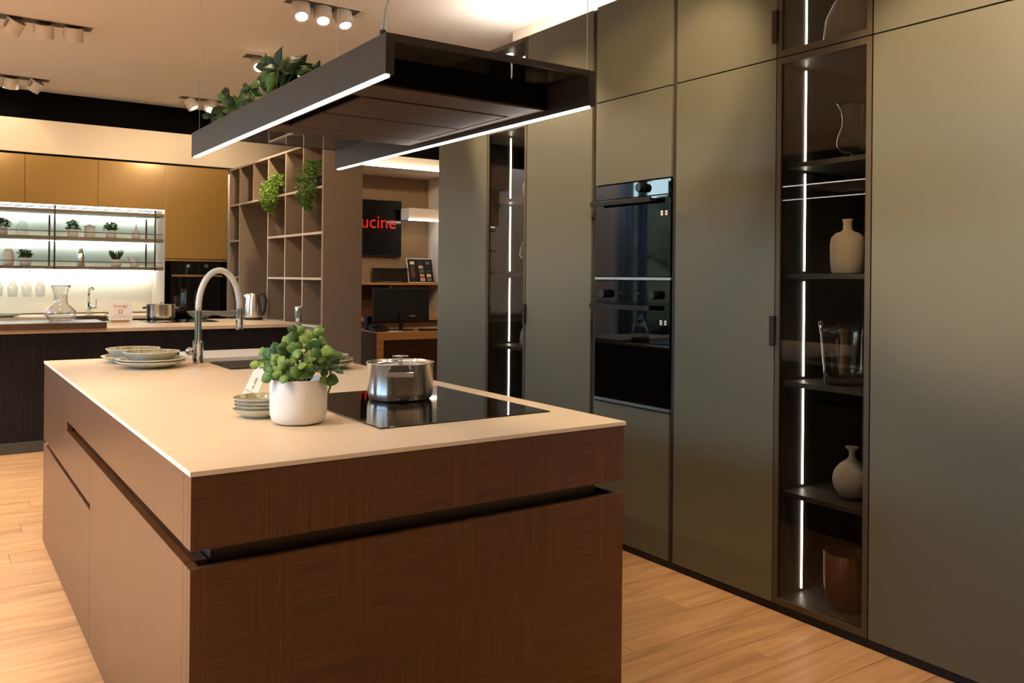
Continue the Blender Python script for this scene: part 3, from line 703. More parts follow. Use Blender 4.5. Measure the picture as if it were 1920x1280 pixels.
# tips given as (to the right, towards the camera, height above pot rim) in metres
tips = [(-0.128,0.03,0.045),(-0.12,0.0,0.115-0.02),(-0.085,0.06,0.03),(-0.095,0.02,0.06),(-0.06,0.05,0.085),(-0.03,0.075,0.06),(-0.045,0.0,0.12),(0.0,0.03,0.155),(0.005,0.06,0.1),(0.02,0.085,0.045),
        (0.045,0.04,0.125),(0.055,0.02,0.150),(0.075,0.06,0.07),(0.07,0.0,0.11),(0.1,0.03,0.06),(0.128,0.02,0.035),(0.11,-0.03,0.08),(0.02,-0.06,0.11),(-0.06,-0.05,0.09),(0.105,0.03,0.005),(-0.02,0.085,0.02),(-0.07,0.08,0.02),(0.05,0.08,0.035),(0.03,0.05,0.08),(-0.02,0.05,0.11),(0.09,0.06,0.1)]
for (a, b, c) in tips:
    a *= 0.88; tip = rl*a - fl*b + Vector((0,0,PH+c*0.93)); st = rl*a*0.25 - fl*b*0.25 + Vector((0,0,0.118))
    mid = (tip+st)/2+Vector((0,0,0.03))
    path = [st, st.lerp(mid,0.6)+Vector((0,0,0.008)), mid, mid.lerp(tip,0.6)+Vector((0,0,0.006)), tip]
    tube([p for p in path], [0.0022,0.002,0.0018,0.0015,0.0012], 6, stems)
    outward = (rl*a*1.2-fl*(b+0.03)); outward = outward.normalized() if outward.length > 0.01 else -fl
    side = Vector((0,0,1)).cross(outward)
    for (pos, sc, n) in ((tip, 0.88, 3), (path[3].lerp(path[2],0.4), 0.95, 1)):
        for k in range(n):
            ang = k*2*pi/max(n,2)+random.uniform(-0.4,0.4)
            d = (outward*math.cos(ang)*0.9+side*math.sin(ang)) + Vector((0,0,random.uniform(-0.15,0.45)))
            d = d + outward*0.3 - fl*0.15
            nr = -fl*random.uniform(0.5,1.0)+Vector((0,0,random.uniform(0.15,0.9)))+outward*random.uniform(0,0.5)+side*random.uniform(-0.5,0.5)
            d = outward*math.cos(ang)+side*math.sin(ang)+Vector((0,0,random.uniform(-0.9,0.9)))
            put_leaf(random.choice(LM), M_leaf, pt, pos, d, 0, sc*random.uniform(0.62,1.0), normal=nr)
# drooping sprig on the right
path = [Vector((0,0,0.118)), rl*0.07-fl*0.01+Vector((0,0,0.185)), rl*0.1-fl*0.02+Vector((0,0,0.17)), rl*0.104-fl*0.02+Vector((0,0,0.125)), rl*0.094-fl*0.02+Vector((0,0,0.092))]
tube(path, [0.0022,0.002,0.003,0.004,0.003], 8, stems)
obj('stems', stems, M_stem, pt, smooth=True, world=False, kind='stuff')

# hood plants (artificial pothos lying in the hood)
PM = [leaf_mesh('pothos', 0.078, 0.043, 0.3, 0.6), leaf_mesh('pothos_b', 0.062, 0.035, 0.5, 0.6)]
def pothos(pix, label, n, spread, height, seed, xx=1.07):
    random.seed(seed)
    y_, z_ = on_x(pix[0], pix[1], xx)
    t = thing('trailing_plant', label, 'plant', (xx, y_, HZ1-0.004))
    sb = bmesh.new()
    for i in range(n):
        ty = random.uniform(-spread, spread); tz = height*random.uniform(0.35,1)*(1-0.4*abs(ty)/spread); tx = random.uniform(-0.035,0.09)
        tip = Vector((tx,ty,tz+0.01)); tube([(tx*0.3,ty*0.6,0.0),(tx*0.6,ty*0.8,tz*0.7),tuple(tip)], 0.002, 5, sb)
        for k in range(2 if i % 2 else 3):
            d = Vector((random.uniform(-1,1), random.uniform(-1,1), random.uniform(-0.3,0.8)))
            put_leaf(random.choice(PM), M_leafdark, t, tip-Vector((0,0,0.01*k)), d, 0, random.uniform(0.75,1.1), 0.001, normal=Vector((-1+random.uniform(-0.5,0.5), -0.6+random.uniform(-0.8,0.5), random.uniform(-0.4,0.9))))
    obj('stems', sb, M_stem, t, smooth=True, world=False, kind='stuff')
pothos((508, 178), 'larger dark green artificial pothos on the hood, nearer the camera', 30, 0.21, 0.155, 3)
pothos((425, 216), 'smaller green artificial pothos on the far end of the hood', 18, 0.15, 0.135, 5)

# ================================================================== SAUCEPAN
def saucepan(x, y, z, r, h, label, face, small=False):
    t = thing('saucepan', label, 'saucepan', (x, y, z), face)
    seg = 56 if not small else 28
    obj('body', lathe([(0,0),(r*0.86,0),(r*0.90,0.003),(r*0.955,0.012),(r*0.985,0.03),(r*0.99,h-0.006),(r*1.03,h),(r*1.03,h+0.0015),(r*0.975,h-0.003),(r*0.965,0.02),(0,0.012)], seg), M_steel, t, smooth=True, world=False)
    ld = obj('lid', lathe([(r*0.965,h-0.008),(r*0.93,h-0.012),(r*0.5,h-0.004),(0,h-0.001),(0,h-0.004),(r*0.5,h-0.0075),(r*0.93,h-0.016),(r*0.965,h-0.012)], seg), M_steel, t, smooth=True, world=False)
    kb = bmesh.new(); box(kb, -0.008,0.008,-0.004,0.004,h-0.003,h+0.020); box(kb, -0.028,0.028,-0.011,0.011,h+0.020,h+0.0245)
    obj('knob', kb, M_chrome, ld, world=False, bevel=0.001)
    for s in (1,-1):
        hb_ = bmesh.new(); w = 0.048 if not small else 0.04; y0 = -s*(r*0.985); y1 = -s*(r*0.99+0.032); zz = h-0.03
        for xx in (-w, w-0.006): box(hb_, xx, xx+0.006, min(y0,y1), max(y0,y1), zz-0.009, zz+0.009)
        ya_, yb_ = y1, y1+s*0.005
        box(hb_, -w+0.006, w-0.006, min(ya_,yb_), max(ya_,yb_), zz-0.009, zz+0.009)
        obj('side_handle', hb_, M_chrome, t, world=False, bevel=0.0015)
    return t
saucepan(1.423, 2.783, 0.9247, 0.121, 0.132, 'brushed steel saucepan with lid standing on the island hob', math.atan2(-r0.y, -r0.x)+pi+0.12)

# ================================================================== BOTTLE behind the plant
x, y = on_z(559, 672, T)
t = thing('glass_decanter', 'clear glass decanter with a chrome neck collar, behind the succulent', 'decanter', (x, y, T))
obj('glass_body', lathe([(0,0.002),(0.058,0),(0.064,0.006),(0.064,0.06),(0.055,0.10),(0.036,0.14),(0.020,0.168),(0.0165,0.18),(0.0165,0.20),(0.0145,0.20),(0.0145,0.18),(0.033,0.14),(0.052,0.10),(0.061,0.06),(0.061,0.01),(0,0.006)], 36), M_glass, t, smooth=True, world=False)
obj('neck_collar', lathe([(0,0.195),(0.0185,0.195),(0.0195,0.20),(0.0195,0.275),(0.017,0.282),(0,0.282)], 28), M_chrome, t, smooth=True, world=False)

# ================================================================== TAG by the plant
tg = thing('price_tag', 'white hanging paper tag with small print, behind the stack beside the plant pot', 'tag', (0.93, 2.80, T))
cB = Vector((on_z(462, 752, T)[0], on_z(462, 752, T)[1], T+0.001))
cB = Vector((cB.x, cB.y, T+0.001)); ax = (rl*0.40+Vector((0,0,1))*0.92-fl*(-0.10)).normalized(); sd_ = (rl*0.92-Vector((0,0,1))*0.40+fl*0.0).normalized()
nrm = sd_.cross(ax).normalized(); sd_ = ax.cross(nrm).normalized()
tgm = bmesh.new(); Lh, Lw = 0.128, 0.048
outline = [(-0.5,0),(0.5,0),(0.5,0.92),(0.34,1.0),(0.16,0.96),(0.02,1.0),(-0.18,0.97),(-0.34,1.06),(-0.5,0.98)]
A = [tgm.verts.new(cB+sd_*(u*Lw)+ax*(v*Lh)) for u, v in outline]; B = [tgm.verts.new(cB+sd_*(u*Lw)+ax*(v*Lh)-nrm*0.0012) for u, v in outline]
tgm.faces.new(A); tgm.faces.new(B[::-1])
for i in range(len(A)): tgm.faces.new((A[i],A[(i+1)%len(A)],B[(i+1)%len(A)],B[i]))
obj('card', tgm, M_paper, tg)
hk = [cB+sd_*0.003+ax*(Lh*0.98), cB+sd_*0.006+ax*(Lh*1.06), cB+sd_*0.018+ax*(Lh*1.10), cB+sd_*0.036+ax*(Lh*1.05)]
obj('hook', tube(hk, 0.0035, 8), M_paper, tg, smooth=True)
text('ARES', 0.011, M_greyprint, tg, frame_mtx(cB+ax*Lh*0.60+nrm*0.0008, ax, -sd_), ext=0.0002)
text('isla', 0.011, M_greyprint, tg, frame_mtx(cB+ax*Lh*0.42+nrm*0.0008, ax, -sd_), ext=0.0002)
text('NEW LOOK', 0.0075, M_pinkprint, tg, frame_mtx(cB+ax*Lh*0.27+nrm*0.0008, sd_, ax), ext=0.0002)

# ================================================================== VASES in the near glass cabinet
def put(px, x, z):
    """y so that a thing at depth x stands under pixel column px"""
    d = fw+(px-960)/F*rt-(600-CY)/F*up; return (d*(x/d.x)).y
def lthing(name, label, cat, x, y, z, prof, M, part='body', seg=40, closed=False, group=None):
    t = thing(name, label, cat, (x, y, z), 0, group)
    obj(part, lathe(prof, seg, closed=closed), M, t, smooth=True, world=False); return t
# glass vase on feet
yv = put(1595, 3.04, 0)
t = lthing('glass_vase', 'clear waisted glass vase on small feet, on the highest visible shelf of the near cabinet', 'vase', 3.04, yv, 1.8505,
   [(0,0.022),(0.035,0.024),(0.056,0.042),(0.063,0.065),(0.058,0.095),(0.044,0.13),(0.040,0.16),(0.048,0.20),(0.064,0.225),(0.061,0.225),(0.045,0.20),(0.0375,0.16),(0.0415,0.13),(0.055,0.095),(0.0600,0.065),(0.052,0.045),(0.034,0.029),(0,0.028)], M_glass)
for k in range(4):
    a = k*pi/2+0.5
    obj('foot', tube([(0.028*math.cos(a),0.028*math.sin(a),0.024),(0.036*math.cos(a),0.036*math.sin(a),0.010),(0.046*math.cos(a),0.046*math.sin(a),0.004)], [0.006,0.005,0.004], 8), M_cabglass, t, smooth=True, world=False)
yv = put(1588, 3.05, 0)
lthing('bottle_vase', 'matt white bottle-shaped jug with short neck in the near glass cabinet', 'vase', 3.05, yv, 1.3955,
   [(0,0),(0.056,0),(0.061,0.006),(0.066,0.05),(0.067,0.12),(0.063,0.145),(0.046,0.163),(0.022,0.172),(0.018,0.18),(0.0175,0.205),(0.0205,0.213),(0.0205,0.220),(0.014,0.220),(0.013,0.18),(0,0.17)], M_chalk)
yv = put(1584, 3.05, 0)
bm = lathe([(0,0.0),(0.070,0.0),(0.078,0.006),(0.082,0.06),(0.092,0.2),(0.098,0.245),(0.094,0.246),(0.088,0.2),(0.078,0.07),(0.074,0.032),(0,0.028)], 48)
for v in bm.verts:
    a = math.atan2(v.co.y, v.co.x); k = max(0, (v.co.z-0.10)/0.15); r = math.hypot(v.co.x, v.co.y)
    if r > 1e-4:
        s_ = 1+0.07*k*math.cos(5*a); v.co.x *= s_; v.co.y *= s_; v.co.z += 0.010*k*math.cos(5*a)
t = thing('glass_vase', 'heavy clear glass vase with a wavy five-lobed rim in the near cabinet', 'vase', (3.05, yv, 0.9505))
obj('body', bm, M_cabglass, t, smooth=True, world=False)
yv = put(1600, 3.07, 0)
t = lthing('round_vase', 'matt white round vase with thin flared neck in the near glass cabinet', 'vase', 3.07, yv, 0.4955,
   [(0,0),(0.030,0),(0.050,0.012),(0.070,0.045),(0.075,0.075),(0.069,0.105),(0.048,0.135),(0.020,0.155),(0.012,0.168),(0.012,0.190),(0.026,0.205),(0.027,0.207),(0.010,0.200),(0.008,0.17),(0,0.16)], M_chalk)
yv = put(1592, 3.06, 0)
t = thing('ribbed_vase', 'brown ribbed glass tumbler vase on the floor of the near glass cabinet', 'vase', (3.06, yv, 0.0555))
bm = lathe([(0,0.0),(0.040,0.0),(0.062,0.016),(0.079,0.045),(0.084,0.09),(0.085,0.222),(0.082,0.222),(0.081,0.09),(0.076,0.05),(0.058,0.02),(0,0.008)], 96)
for v in bm.verts:
    a = math.atan2(v.co.y, v.co.x); k = 1+0.05*abs(math.sin(8*a))**0.5*(1 if v.co.z > 0.02 else 0); v.co.x *= k; v.co.y *= k
obj('body', bm, M_amber, t, smooth=True, world=False)
yv = put(1606, 3.10, 0)
bm = lathe([(0,0.0),(0.10,0.0),(0.132,0.012),(0.140,0.05),(0.132,0.12),(0.110,0.18),(0.075,0.225),(0.045,0.24),(0.040,0.27),(0.036,0.27),(0.040,0.237),(0.072,0.218),(0.105,0.176),(0.127,0.12),(0.134,0.05),(0.126,0.018),(0,0.01)], 48)
t = thing('glass_dome_vase', 'large bulbous clear glass vase at the top of the near cabinet', 'vase', (3.10, yv, 2.3055))
obj('body', bm, M_dome, t, smooth=True, world=False)
# far glass cabinet contents
def far(px): return put(px, 3.03, 0)
lthing('bottle_vase', 'white rounded vase half hidden in the upper part of the far glass cabinet', 'vase', 3.03, far(996), 1.8505,
   [(0,0),(0.040,0),(0.055,0.02),(0.060,0.07),(0.050,0.11),(0.025,0.13),(0.02,0.16),(0,0.16)], M_ceram)
lthing('glass_vase', 'clear balloon-shaped glass in the middle of the far glass cabinet', 'vase', 3.03, far(991), 1.3955,
   [(0,0),(0.035,0),(0.036,0.004),(0.006,0.010),(0.006,0.05),(0.04,0.075),(0.062,0.11),(0.05,0.17),(0.035,0.20),(0.033,0.20),(0.048,0.17),(0.058,0.11),(0.035,0.08),(0,0.07)], M_glass)
lthing('pear_vase', 'white pear-shaped vase half hidden in the lower part of the far glass cabinet', 'vase', 3.03, far(993), 0.9505,
   [(0,0),(0.045,0),(0.060,0.03),(0.055,0.08),(0.035,0.13),(0.025,0.17),(0.03,0.19),(0,0.19)], M_ceram)
bm = bmesh.new(); bmesh.ops.create_uvsphere(bm, u_segments=24, v_segments=14, radius=0.065, matrix=Matrix.Translation((0,0,0.065)))
t = thing('glass_ball', 'round glass object low in the far glass cabinet', 'ornament', (3.03, far(985), 0.4955)); obj('body', bm, M_cabglass, t, smooth=True, world=False)

# ================================================================== REAR KITCHEN
YG = 9.52
def wallcab(x0, x1, label):
    t = thing('wall_cabinet', label, 'cabinet', ((x0+x1)/2, YG, 2.04))
    obj('carcass', bx(x0+0.002, x1-0.002, YG+0.02, 10.14, 2.052, 2.525), M_gap, t)
    obj('door', bx(x0+0.002, x1-0.002, YG, YG+0.019, 2.045, 2.52), M_gold, t)
wallcab(-0.52, 0.13, 'gold wall cabinet beyond the left edge of the rear kitchen')
wallcab(0.13, 0.78, 'leftmost visible gold wall cabinet above the lit shelves')
wallcab(0.78, 1.428, 'middle gold wall cabinet above the lit shelves')
wallcab(1.428, 2.074, 'right gold wall cabinet next to the tall oven tower')
t = thing('oven_tower', 'tall gold cabinet tower with a built-in black oven in the rear kitchen', 'cabinet', (2.4, YG, 0))
obj('carcass', bx(2.078, 2.735, YG+0.02, 10.14, 0.05, 2.53), M_gap, t)
obj('side_panel', bx(2.0745, 2.0775, YG, 10.14, 0.05, 2.525), M_shelfedge, t)
obj('door', bx(2.078, 2.726, YG, YG+0.019, 1.535, 2.52), M_gold, t)
obj('door', bx(2.078, 2.726, YG, YG+0.019, 0.06, 0.86), M_gold, t)
ov = thing('built_in_oven', 'black oven with two chrome knobs in the rear gold tower', 'oven', (2.4, YG, 0.87))
obj('door_glass', bx(2.082, 2.724, YG-0.003, YG+0.018, 0.87, 1.39), M_blackgloss, ov)
obj('control_panel', bx(2.082, 2.724, YG-0.003, YG+0.018, 1.394, 1.506), M_blackgloss, ov)
obj('trim', bx(2.08, 2.726, YG-0.004, YG+0.018, 1.508, 1.528), M_sil, ov, label='thin bronze trim strip')
hbm = bmesh.new(); box(hbm, 2.14, 2.665, YG-0.045, YG-0.033, 1.345, 1.362); box(hbm, 2.16, 2.175, YG-0.035, YG-0.002, 1.348, 1.359); box(hbm, 2.63, 2.645, YG-0.035, YG-0.002, 1.348, 1.359)
obj('handle', hbm, M_sil, ov)
for kx in (2.31, 2.50): obj('knob', disc_cyl((kx, YG-0.03, 1.458), (0,1,0), 0.02, 0.027, 20), M_chrome, ov)
# splashback, shelf rack
struct('splashback', bx(-0.5, 2.073, 10.10, 10.145, 0.95, 1.42), M_splash)
rk = thing('shelf_rack', 'lit metal shelf rack with pale backlit panel under the gold cabinets', 'shelf rack', (0.9, 9.8, 1.4))
obj('back_panel', bx(-0.5, 2.073, 10.02, 10.03, 1.43, 2.04), M_backpanel, rk)
for z in (2.005, 1.735, 1.437):
    b = obj('shelf_board', bx(-0.5, 2.073, 9.56, 10.018, z-0.030, z), M_bronzeshelf, rk)
    if z < 2: obj('guard_rail', bx(-0.5, 2.06, 9.548, 9.555, z+0.045, z+0.052), M_postmetal, rk)
for z in (2.038, 1.971, 1.701, 1.403):
    obj('led_strip', bx(-0.5, 2.07, 9.99, 10.004, z, z+0.003), M_ledrear, rk, label='white strip light')
obj('led_strip', bx(-0.5, 2.07, 9.60, 9.612, 2.0405, 2.0438), M_ledrear, rk, label='white strip light above the top board')
obj('led_strip', bx(-0.5, 2.07, 10.05, 10.062, 1.4, 1.4028), M_ledrear, rk, label='white strip light over the splashback')
for x in (0.10, 1.045, 1.985):
    for yy in (9.545, 9.99): obj('post', bx(x-0.008, x+0.008, yy, yy+0.012, 1.40, 2.042), M_postmetal, rk)
rw = thing('rear_counter', 'rear wall counter with cream top under the lit shelf rack', 'counter', (0.4, 9.8, 0))
obj('base_unit', bx(-0.5, 2.07, 9.45, 10.14, 0.05, 0.905), M_rib, rw)
obj('worktop', bx(-0.5, 2.073, 9.42, 10.14, 0.906, 0.935), M_counter, rw)
# second island
si = thing('second_island', 'dark ribbed counter island of the rear kitchen with cream worktop', 'kitchen island', (0.8, 7.9, 0))
obj('ribbed_front', bx(-0.35, 2.742, 7.42, 8.50, 0.088, 0.905), M_rib, si)
obj('plinth', bx(-0.35, 2.742, 7.405, 8.48, 0, 0.085), mat('olive_plinth', (66,64,54), 0.5), si)
obj('worktop', bx(-0.35, 2.742, 7.39, 8.54, 0.9055, 0.934), M_counter, si, bevel=0.001)
bs = thing('bar_slab', 'thick brown raised bar slab lying on the left of the rear island', 'bar top', (0.0, 7.6, 0.94))
obj('slab', bx(-0.35, 1.175, 7.345, 7.84, 0.9345, 0.984), noise_tint(mat('brown_bar', rough=0.35), (74,56,42), (88,68,52), scale=(0.4,4,4), ns=9), bs, bevel=0.001)
sh = tag(obj('hob', bx(1.62, 2.22, 7.98, 8.44, 0.9345, 0.939), M_blackgloss), 'black glass hob flush on the rear island under the pot', 'hob')

def on_zP(px, py, z): return on_z(px, py, z)
# sign
x, y = on_z(226, 603, 0.9345); y -= 0.0
sg = thing('table_sign', 'square white card sign reading lounge on the rear island', 'sign', (x, y, 0.9345), -0.10)
cm = frame_mtx(Vector((0,0,0.014)), (1,0,0), (0,0.12,1))
bm = bmesh.new(); box(bm, -0.098, 0.098, 0, 0.165, -0.0015, 0.0015); bm.transform(cm); obj('card', bm, M_paper, sg, world=False)
bm = bmesh.new(); box(bm, -0.07, 0.07, -0.018, 0.02, 0, 0.0135); obj('wooden_foot', bm, M_desk, sg, world=False)
pw = parent_world(sg)
text('lounge', 0.044, M_orange, sg, pw @ cm @ Matrix.Translation((0,0.128,0.0022)), ext=0.0002)
bm = bmesh.new()
for a in ((-0.017,-0.010,0.06,0.094),(0.010,0.017,0.06,0.094),(-0.010,0.010,0.06,0.067),(-0.010,0.010,0.087,0.094)): box(bm, a[0], a[1], a[2], a[3], 0.0017, 0.0021)
bm.transform(cm); obj('emblem', bm, M_orange, sg, world=False)
for zz, w in ((0.042,0.055),(0.026,0.075)):
    bm = bmesh.new()
    for k in range(7):
        a = -w+2*w*k/7; box(bm, a, a+2*w/7*0.75, zz, zz+0.004, 0.0017, 0.0021)
    bm.transform(cm); obj('fine_print', bm, M_orange, sg, world=False)
# carafe
x, y = on_z(113, 600.5, 0.9845)
t = lthing('wine_carafe', 'wide-bellied clear glass carafe with flared mouth on the bar slab', 'carafe', x, y, 0.9847,
  [(0,0.002),(0.07,0),(0.095,0.012),(0.117,0.045),(0.115,0.075),(0.085,0.108),(0.058,0.13),(0.050,0.16),(0.050,0.215),(0.062,0.26),(0.079,0.283),(0.077,0.284),(0.060,0.261),(0.0485,0.215),(0.0485,0.16),(0.056,0.132),(0.083,0.11),(0.1125,0.075),(0.1145,0.046),(0.09,0.016),(0,0.007)], M_cabglass, 'glass_body')
# frying pan
x, y = on_z(171, 603, 0.9345)
t = thing('frying_pan', 'steel frying pan with a dark inside on the rear island behind the bar slab', 'pan', (x, y, 0.9347), 0.5)
obj('body', lathe([(0,0),(0.105,0),(0.12,0.008),(0.145,0.05),(0.147,0.05),(0.142,0.048),(0.117,0.011),(0,0.006)], 36), mat('dark_steel', (120,110,98), 0.3, 0.9), t, smooth=True, world=False)
obj('handle', tube([(0.14,0.02,0.045),(0.18,0.03,0.065),(0.26,0.045,0.09)], [0.006,0.008,0.009], 8), M_steel, t, smooth=True, world=False)
# pot
x, y = on_z(302, 597, 0.939)
saucepan(x, y, 0.9392, 0.132, 0.135, 'steel saucepan with side handles on the rear island hob', math.atan2(-r0.y,-r0.x)+pi/2+0.3, True)
# bowls & plates
x, y = on_z(376, 596, 0.9345)
dish(x, y, 0.9345, 0.13, 0.065, 'white bowl on the rear island seen behind the tap', 'bowl', 'bowl', 28)
x, y = on_z(438, 595, 0.9345)
dish(x, y, 0.9345, 0.14, 0.022, 'white plate on the rear island left of the kettle', 'plate', 'dinner_plate', 28)
# kettle
x, y = on_z(475, 599, 0.9345)
kt = thing('kettle', 'brushed steel electric kettle on the right of the rear island', 'kettle', (x, y, 0.9347), YAW*-1)
obj('base', lathe([(0,0),(0.088,0),(0.090,0.006),(0.086,0.018),(0,0.018)], 32), M_blackmat, kt, smooth=True, world=False)
obj('body', lathe([(0,0.019),(0.085,0.019),(0.088,0.03),(0.084,0.10),(0.073,0.20),(0.066,0.245),(0.06,0.255),(0,0.258)], 36), M_steel, kt, smooth=True, world=False)
obj('spout', prism([(-0.062,0.20),(-0.092,0.235),(-0.062,0.25)], 'y', -0.018, 0.018), M_steel, kt, world=False)
obj('handle', tube([(0.06,0,0.245),(0.10,0,0.25),(0.122,0,0.20),(0.115,0,0.10),(0.09,0,0.05)], [0.011,0.012,0.012,0.011,0.009], 10), M_blackmat, kt, smooth=True, world=False)
obj('cord', tube([(-0.07,0.02,0.006),(-0.14,0.04,0.004),(-0.17,0.06,0.03),(-0.2,0.12,0.045),(-0.26,0.2,0.006)], 0.004, 6), M_blackmat, kt, smooth=True, world=False)
# rear tap
x0_, y0_ = 1.40, 9.85
rt_ = thing('kitchen_tap', 'slim chrome tap on the rear wall counter', 'tap', (x0_, y0_, 0.935))
obj('body', disc_cyl((x0_,y0_,0.9355), (0,0,1), 0.021, 0.11, 20), M_chrome, rt_, smooth=True)
obj('spout', tube([(x0_,y0_,1.04),(x0_,y0_,1.15),(x0_+0.004,y0_-0.02,1.215),(x0_+0.01,y0_-0.07,1.225),(x0_+0.02,y0_-0.14,1.205)], 0.013, 12), M_chrome, rt_, smooth=True)
lvv = obj('lever', disc_cyl((x0_+0.02,y0_,1.01), (1,0,0), 0.014, 0.06, 14), M_chrome, rt_, smooth=True)
obj('lever_pin', disc_cyl((x0_+0.07,y0_,1.02), (0,0,1), 0.005, 0.08, 8), M_chrome, lvv)
# plate at far left on rear counter
x, y = on_z(24, 590, 0.9355)
dish(0.62, 9.62, 0.936, 0.15, 0.02, 'cream plate on the rear wall counter under the wine glasses', 'plate', 'dinner_plate', 28)
dish(0.62, 9.62, 0.9455, 0.15, 0.02, 'upper of the two cream plates on the rear wall counter', 'plate', 'dinner_plate', 28)
# hanging wine glasses
bar = thing('glass_rail', 'thin rail under the lowest shelf carrying the upturned wine glasses', 'rail', (0.7, 9.75, 1.36))
obj('rail', bx(0.3, 1.13, 9.74, 9.76, 1.372, 1.376), M_bronzeshelf, bar)
obj('bracket', bx(0.845, 0.853, 9.745, 9.755, 1.376, 1.406), M_postmetal, bar)
wg = None
for i, (px_, nm) in enumerate(((-4,'leftmost'),(24,'second'),(50,'third'),(76,'rightmost'))):
    d = fw+(px_-960)/F*rt-(515-CY)/F*up; xx = (d*(9.75/d.y)).x
    lab = '%s upturned wine glass hanging below the lit shelves' % nm
    if wg is None:
        wg = thing('wine_glass', lab, 'wine glass', (xx, 9.75, 1.371), 0, 'wine glasses hanging under the shelves')
        obj('bowl', lathe([(0.004,-0.09),(0.03,-0.10),(0.045,-0.135),(0.046,-0.17),(0.037,-0.245),(0.0355,-0.245),(0.0445,-0.17),(0.0435,-0.135),(0.028,-0.104),(0.0,-0.094)], 24), M_vaseglass, wg, smooth=True, world=False)
        obj('stem', lathe([(0,0),(0.036,0),(0.036,-0.002),(0.004,-0.006),(0.0035,-0.09),(0,-0.09)], 20), M_vaseglass, wg, smooth=True, world=False)
    else:
        dup(wg, None, (xx, 9.75, 1.371), 0, lab)
# shelf things
def atx(px, y=9.72):
    d = fw+(px-960)/F*rt-(450-CY)/F*up; return (d*(y/d.y)).x
def foliage(parent, n, spread, h, z0, M, lsize=0.018, droop=0.0, seed=1, shape=None):
    random.seed(seed); bm = bmesh.new()
    for i in range(n):
        a = random.uniform(0, 2*pi); e = random.uniform(0.0, 1.0)**0.6
        rr = spread*e*random.uniform(0.5,1); p = Vector((rr*math.cos(a), rr*math.sin(a), z0+h*random.uniform(0.1,1)*math.sqrt(max(0.05,1-(e*0.85)**2))))
        if shape: p = shape(i/n, random)
        d = Vector((math.cos(a), math.sin(a), random.uniform(-0.5,0.9)-droop)).normalized(); s = d.orthogonal().normalized()
        s = (s*math.cos(i)+d.cross(s)*math.sin(i)); L = lsize*random.uniform(0.7,1.3)
        v = [bm.verts.new(q) for q in (p-d*L, p+s*L*0.45, p+d*L, p-s*L*0.45)]; bm.faces.new(v)
    return obj('foliage', bm, M, parent, world=False, kind='stuff')
def shelfplant(px, z, label, seed, h=0.085, n=130, pr=0.05, spiky=False, sp=0.075):
    t = thing('potted_herb', label, 'potted plant', (atx(px), 9.72, z))
    obj('pot', lathe([(0,0),(pr*0.88,0),(pr,0.01),(pr,0.078),(pr-0.005,0.078),(pr-0.006,0.066),(0,0.066)], 28), M_grey, t, smooth=True, world=False)
    if spiky:
        random.seed(seed); bm = bmesh.new()
        for i in range(70):
            a = random.uniform(0,2*pi); e = random.uniform(0.2,1); d = Vector((math.cos(a)*e*0.8, math.sin(a)*e*0.8, 1)).normalized(); L = h*random.uniform(0.7,1.2)
            s = d.orthogonal().normalized()*0.006; b0 = Vector((0.02*math.cos(a),0.02*math.sin(a),0.066))
            v = [bm.verts.new(q) for q in (b0-s*0.6, b0+d*L*0.7-s, b0+d*L, b0+d*L*0.7+s, b0+s*0.6)]; bm.faces.new(v)
        obj('foliage', bm, M_leaffar, t, world=False, kind='stuff')
    else: foliage(t, n, sp, h, 0.075, M_leaffar, 0.019, 0.1, seed)
    return t
ZA, ZB = 1.7352, 1.4372
shelfplant(3, ZA, 'leafy potted herb cut by the left picture edge, upper lit shelf', 11, 0.10, 150, sp=0.085)
shelfplant(136, ZA, 'bushy potted herb left of the lidded jar on the upper lit shelf', 12, 0.105, 170, sp=0.08)
shelfplant(208, ZA, 'bushy potted herb right of the lidded jar on the upper lit shelf', 13, 0.10, 170, sp=0.08)
shelfplant(48, ZB, 'potted herb on the lower lit shelf beside the tapered vase', 14, 0.10, 150, sp=0.07)
shelfplant(218, ZB, 'spiky potted herb beside the small oil jug on the lower lit shelf', 15, 0.11, 0, 0.05, True)
t = lthing('storage_jar', 'pale lidded jar between the two herbs on the upper lit shelf', 'jar', atx(168), 9.72, ZA, [(0,0),(0.046,0),(0.050,0.006),(0.050,0.108),(0,0.108)], M_grey)
obj('lid', lathe([(0.0,0.109),(0.054,0.109),(0.054,0.118),(0.02,0.128),(0.006,0.130),(0.010,0.140),(0,0.143)], 28), M_grey, t, smooth=True, world=False)
lthing('bottle_vase', 'pale drop-shaped vase with thin neck at the right of the upper lit shelf', 'vase', atx(255), 9.72, ZA, [(0,0),(0.038,0),(0.043,0.02),(0.042,0.05),(0.026,0.085),(0.012,0.11),(0.007,0.15),(0.008,0.158),(0,0.158)], M_grey)
t = lthing('glass_cloche', 'clear glass bell on the upper lit shelf left of the first post', 'cloche', atx(41), 9.72, ZA, [(0.056,0),(0.056,0.07),(0.045,0.12),(0.02,0.15),(0.006,0.156),(0.012,0.170),(0,0.176)], M_vaseglass, 'glass_body')
lthing('tapered_vase', 'beige tapered vase at the left of the lower lit shelf', 'vase', atx(16), 9.72, ZB, [(0,0),(0.040,0),(0.047,0.03),(0.050,0.08),(0.042,0.13),(0.030,0.162),(0.026,0.162),(0,0.15)], M_chalk)
t = lthing('steel_flask', 'steel flask with cap on the lower lit shelf', 'flask', atx(152), 9.72, ZB, [(0,0),(0.033,0),(0.036,0.004),(0.036,0.135),(0.030,0.147),(0,0.147)], M_steel)
obj('cap', lathe([(0,0.148),(0.018,0.148),(0.018,0.178),(0.015,0.181),(0,0.181)], 20), M_steel, t, smooth=True, world=False)
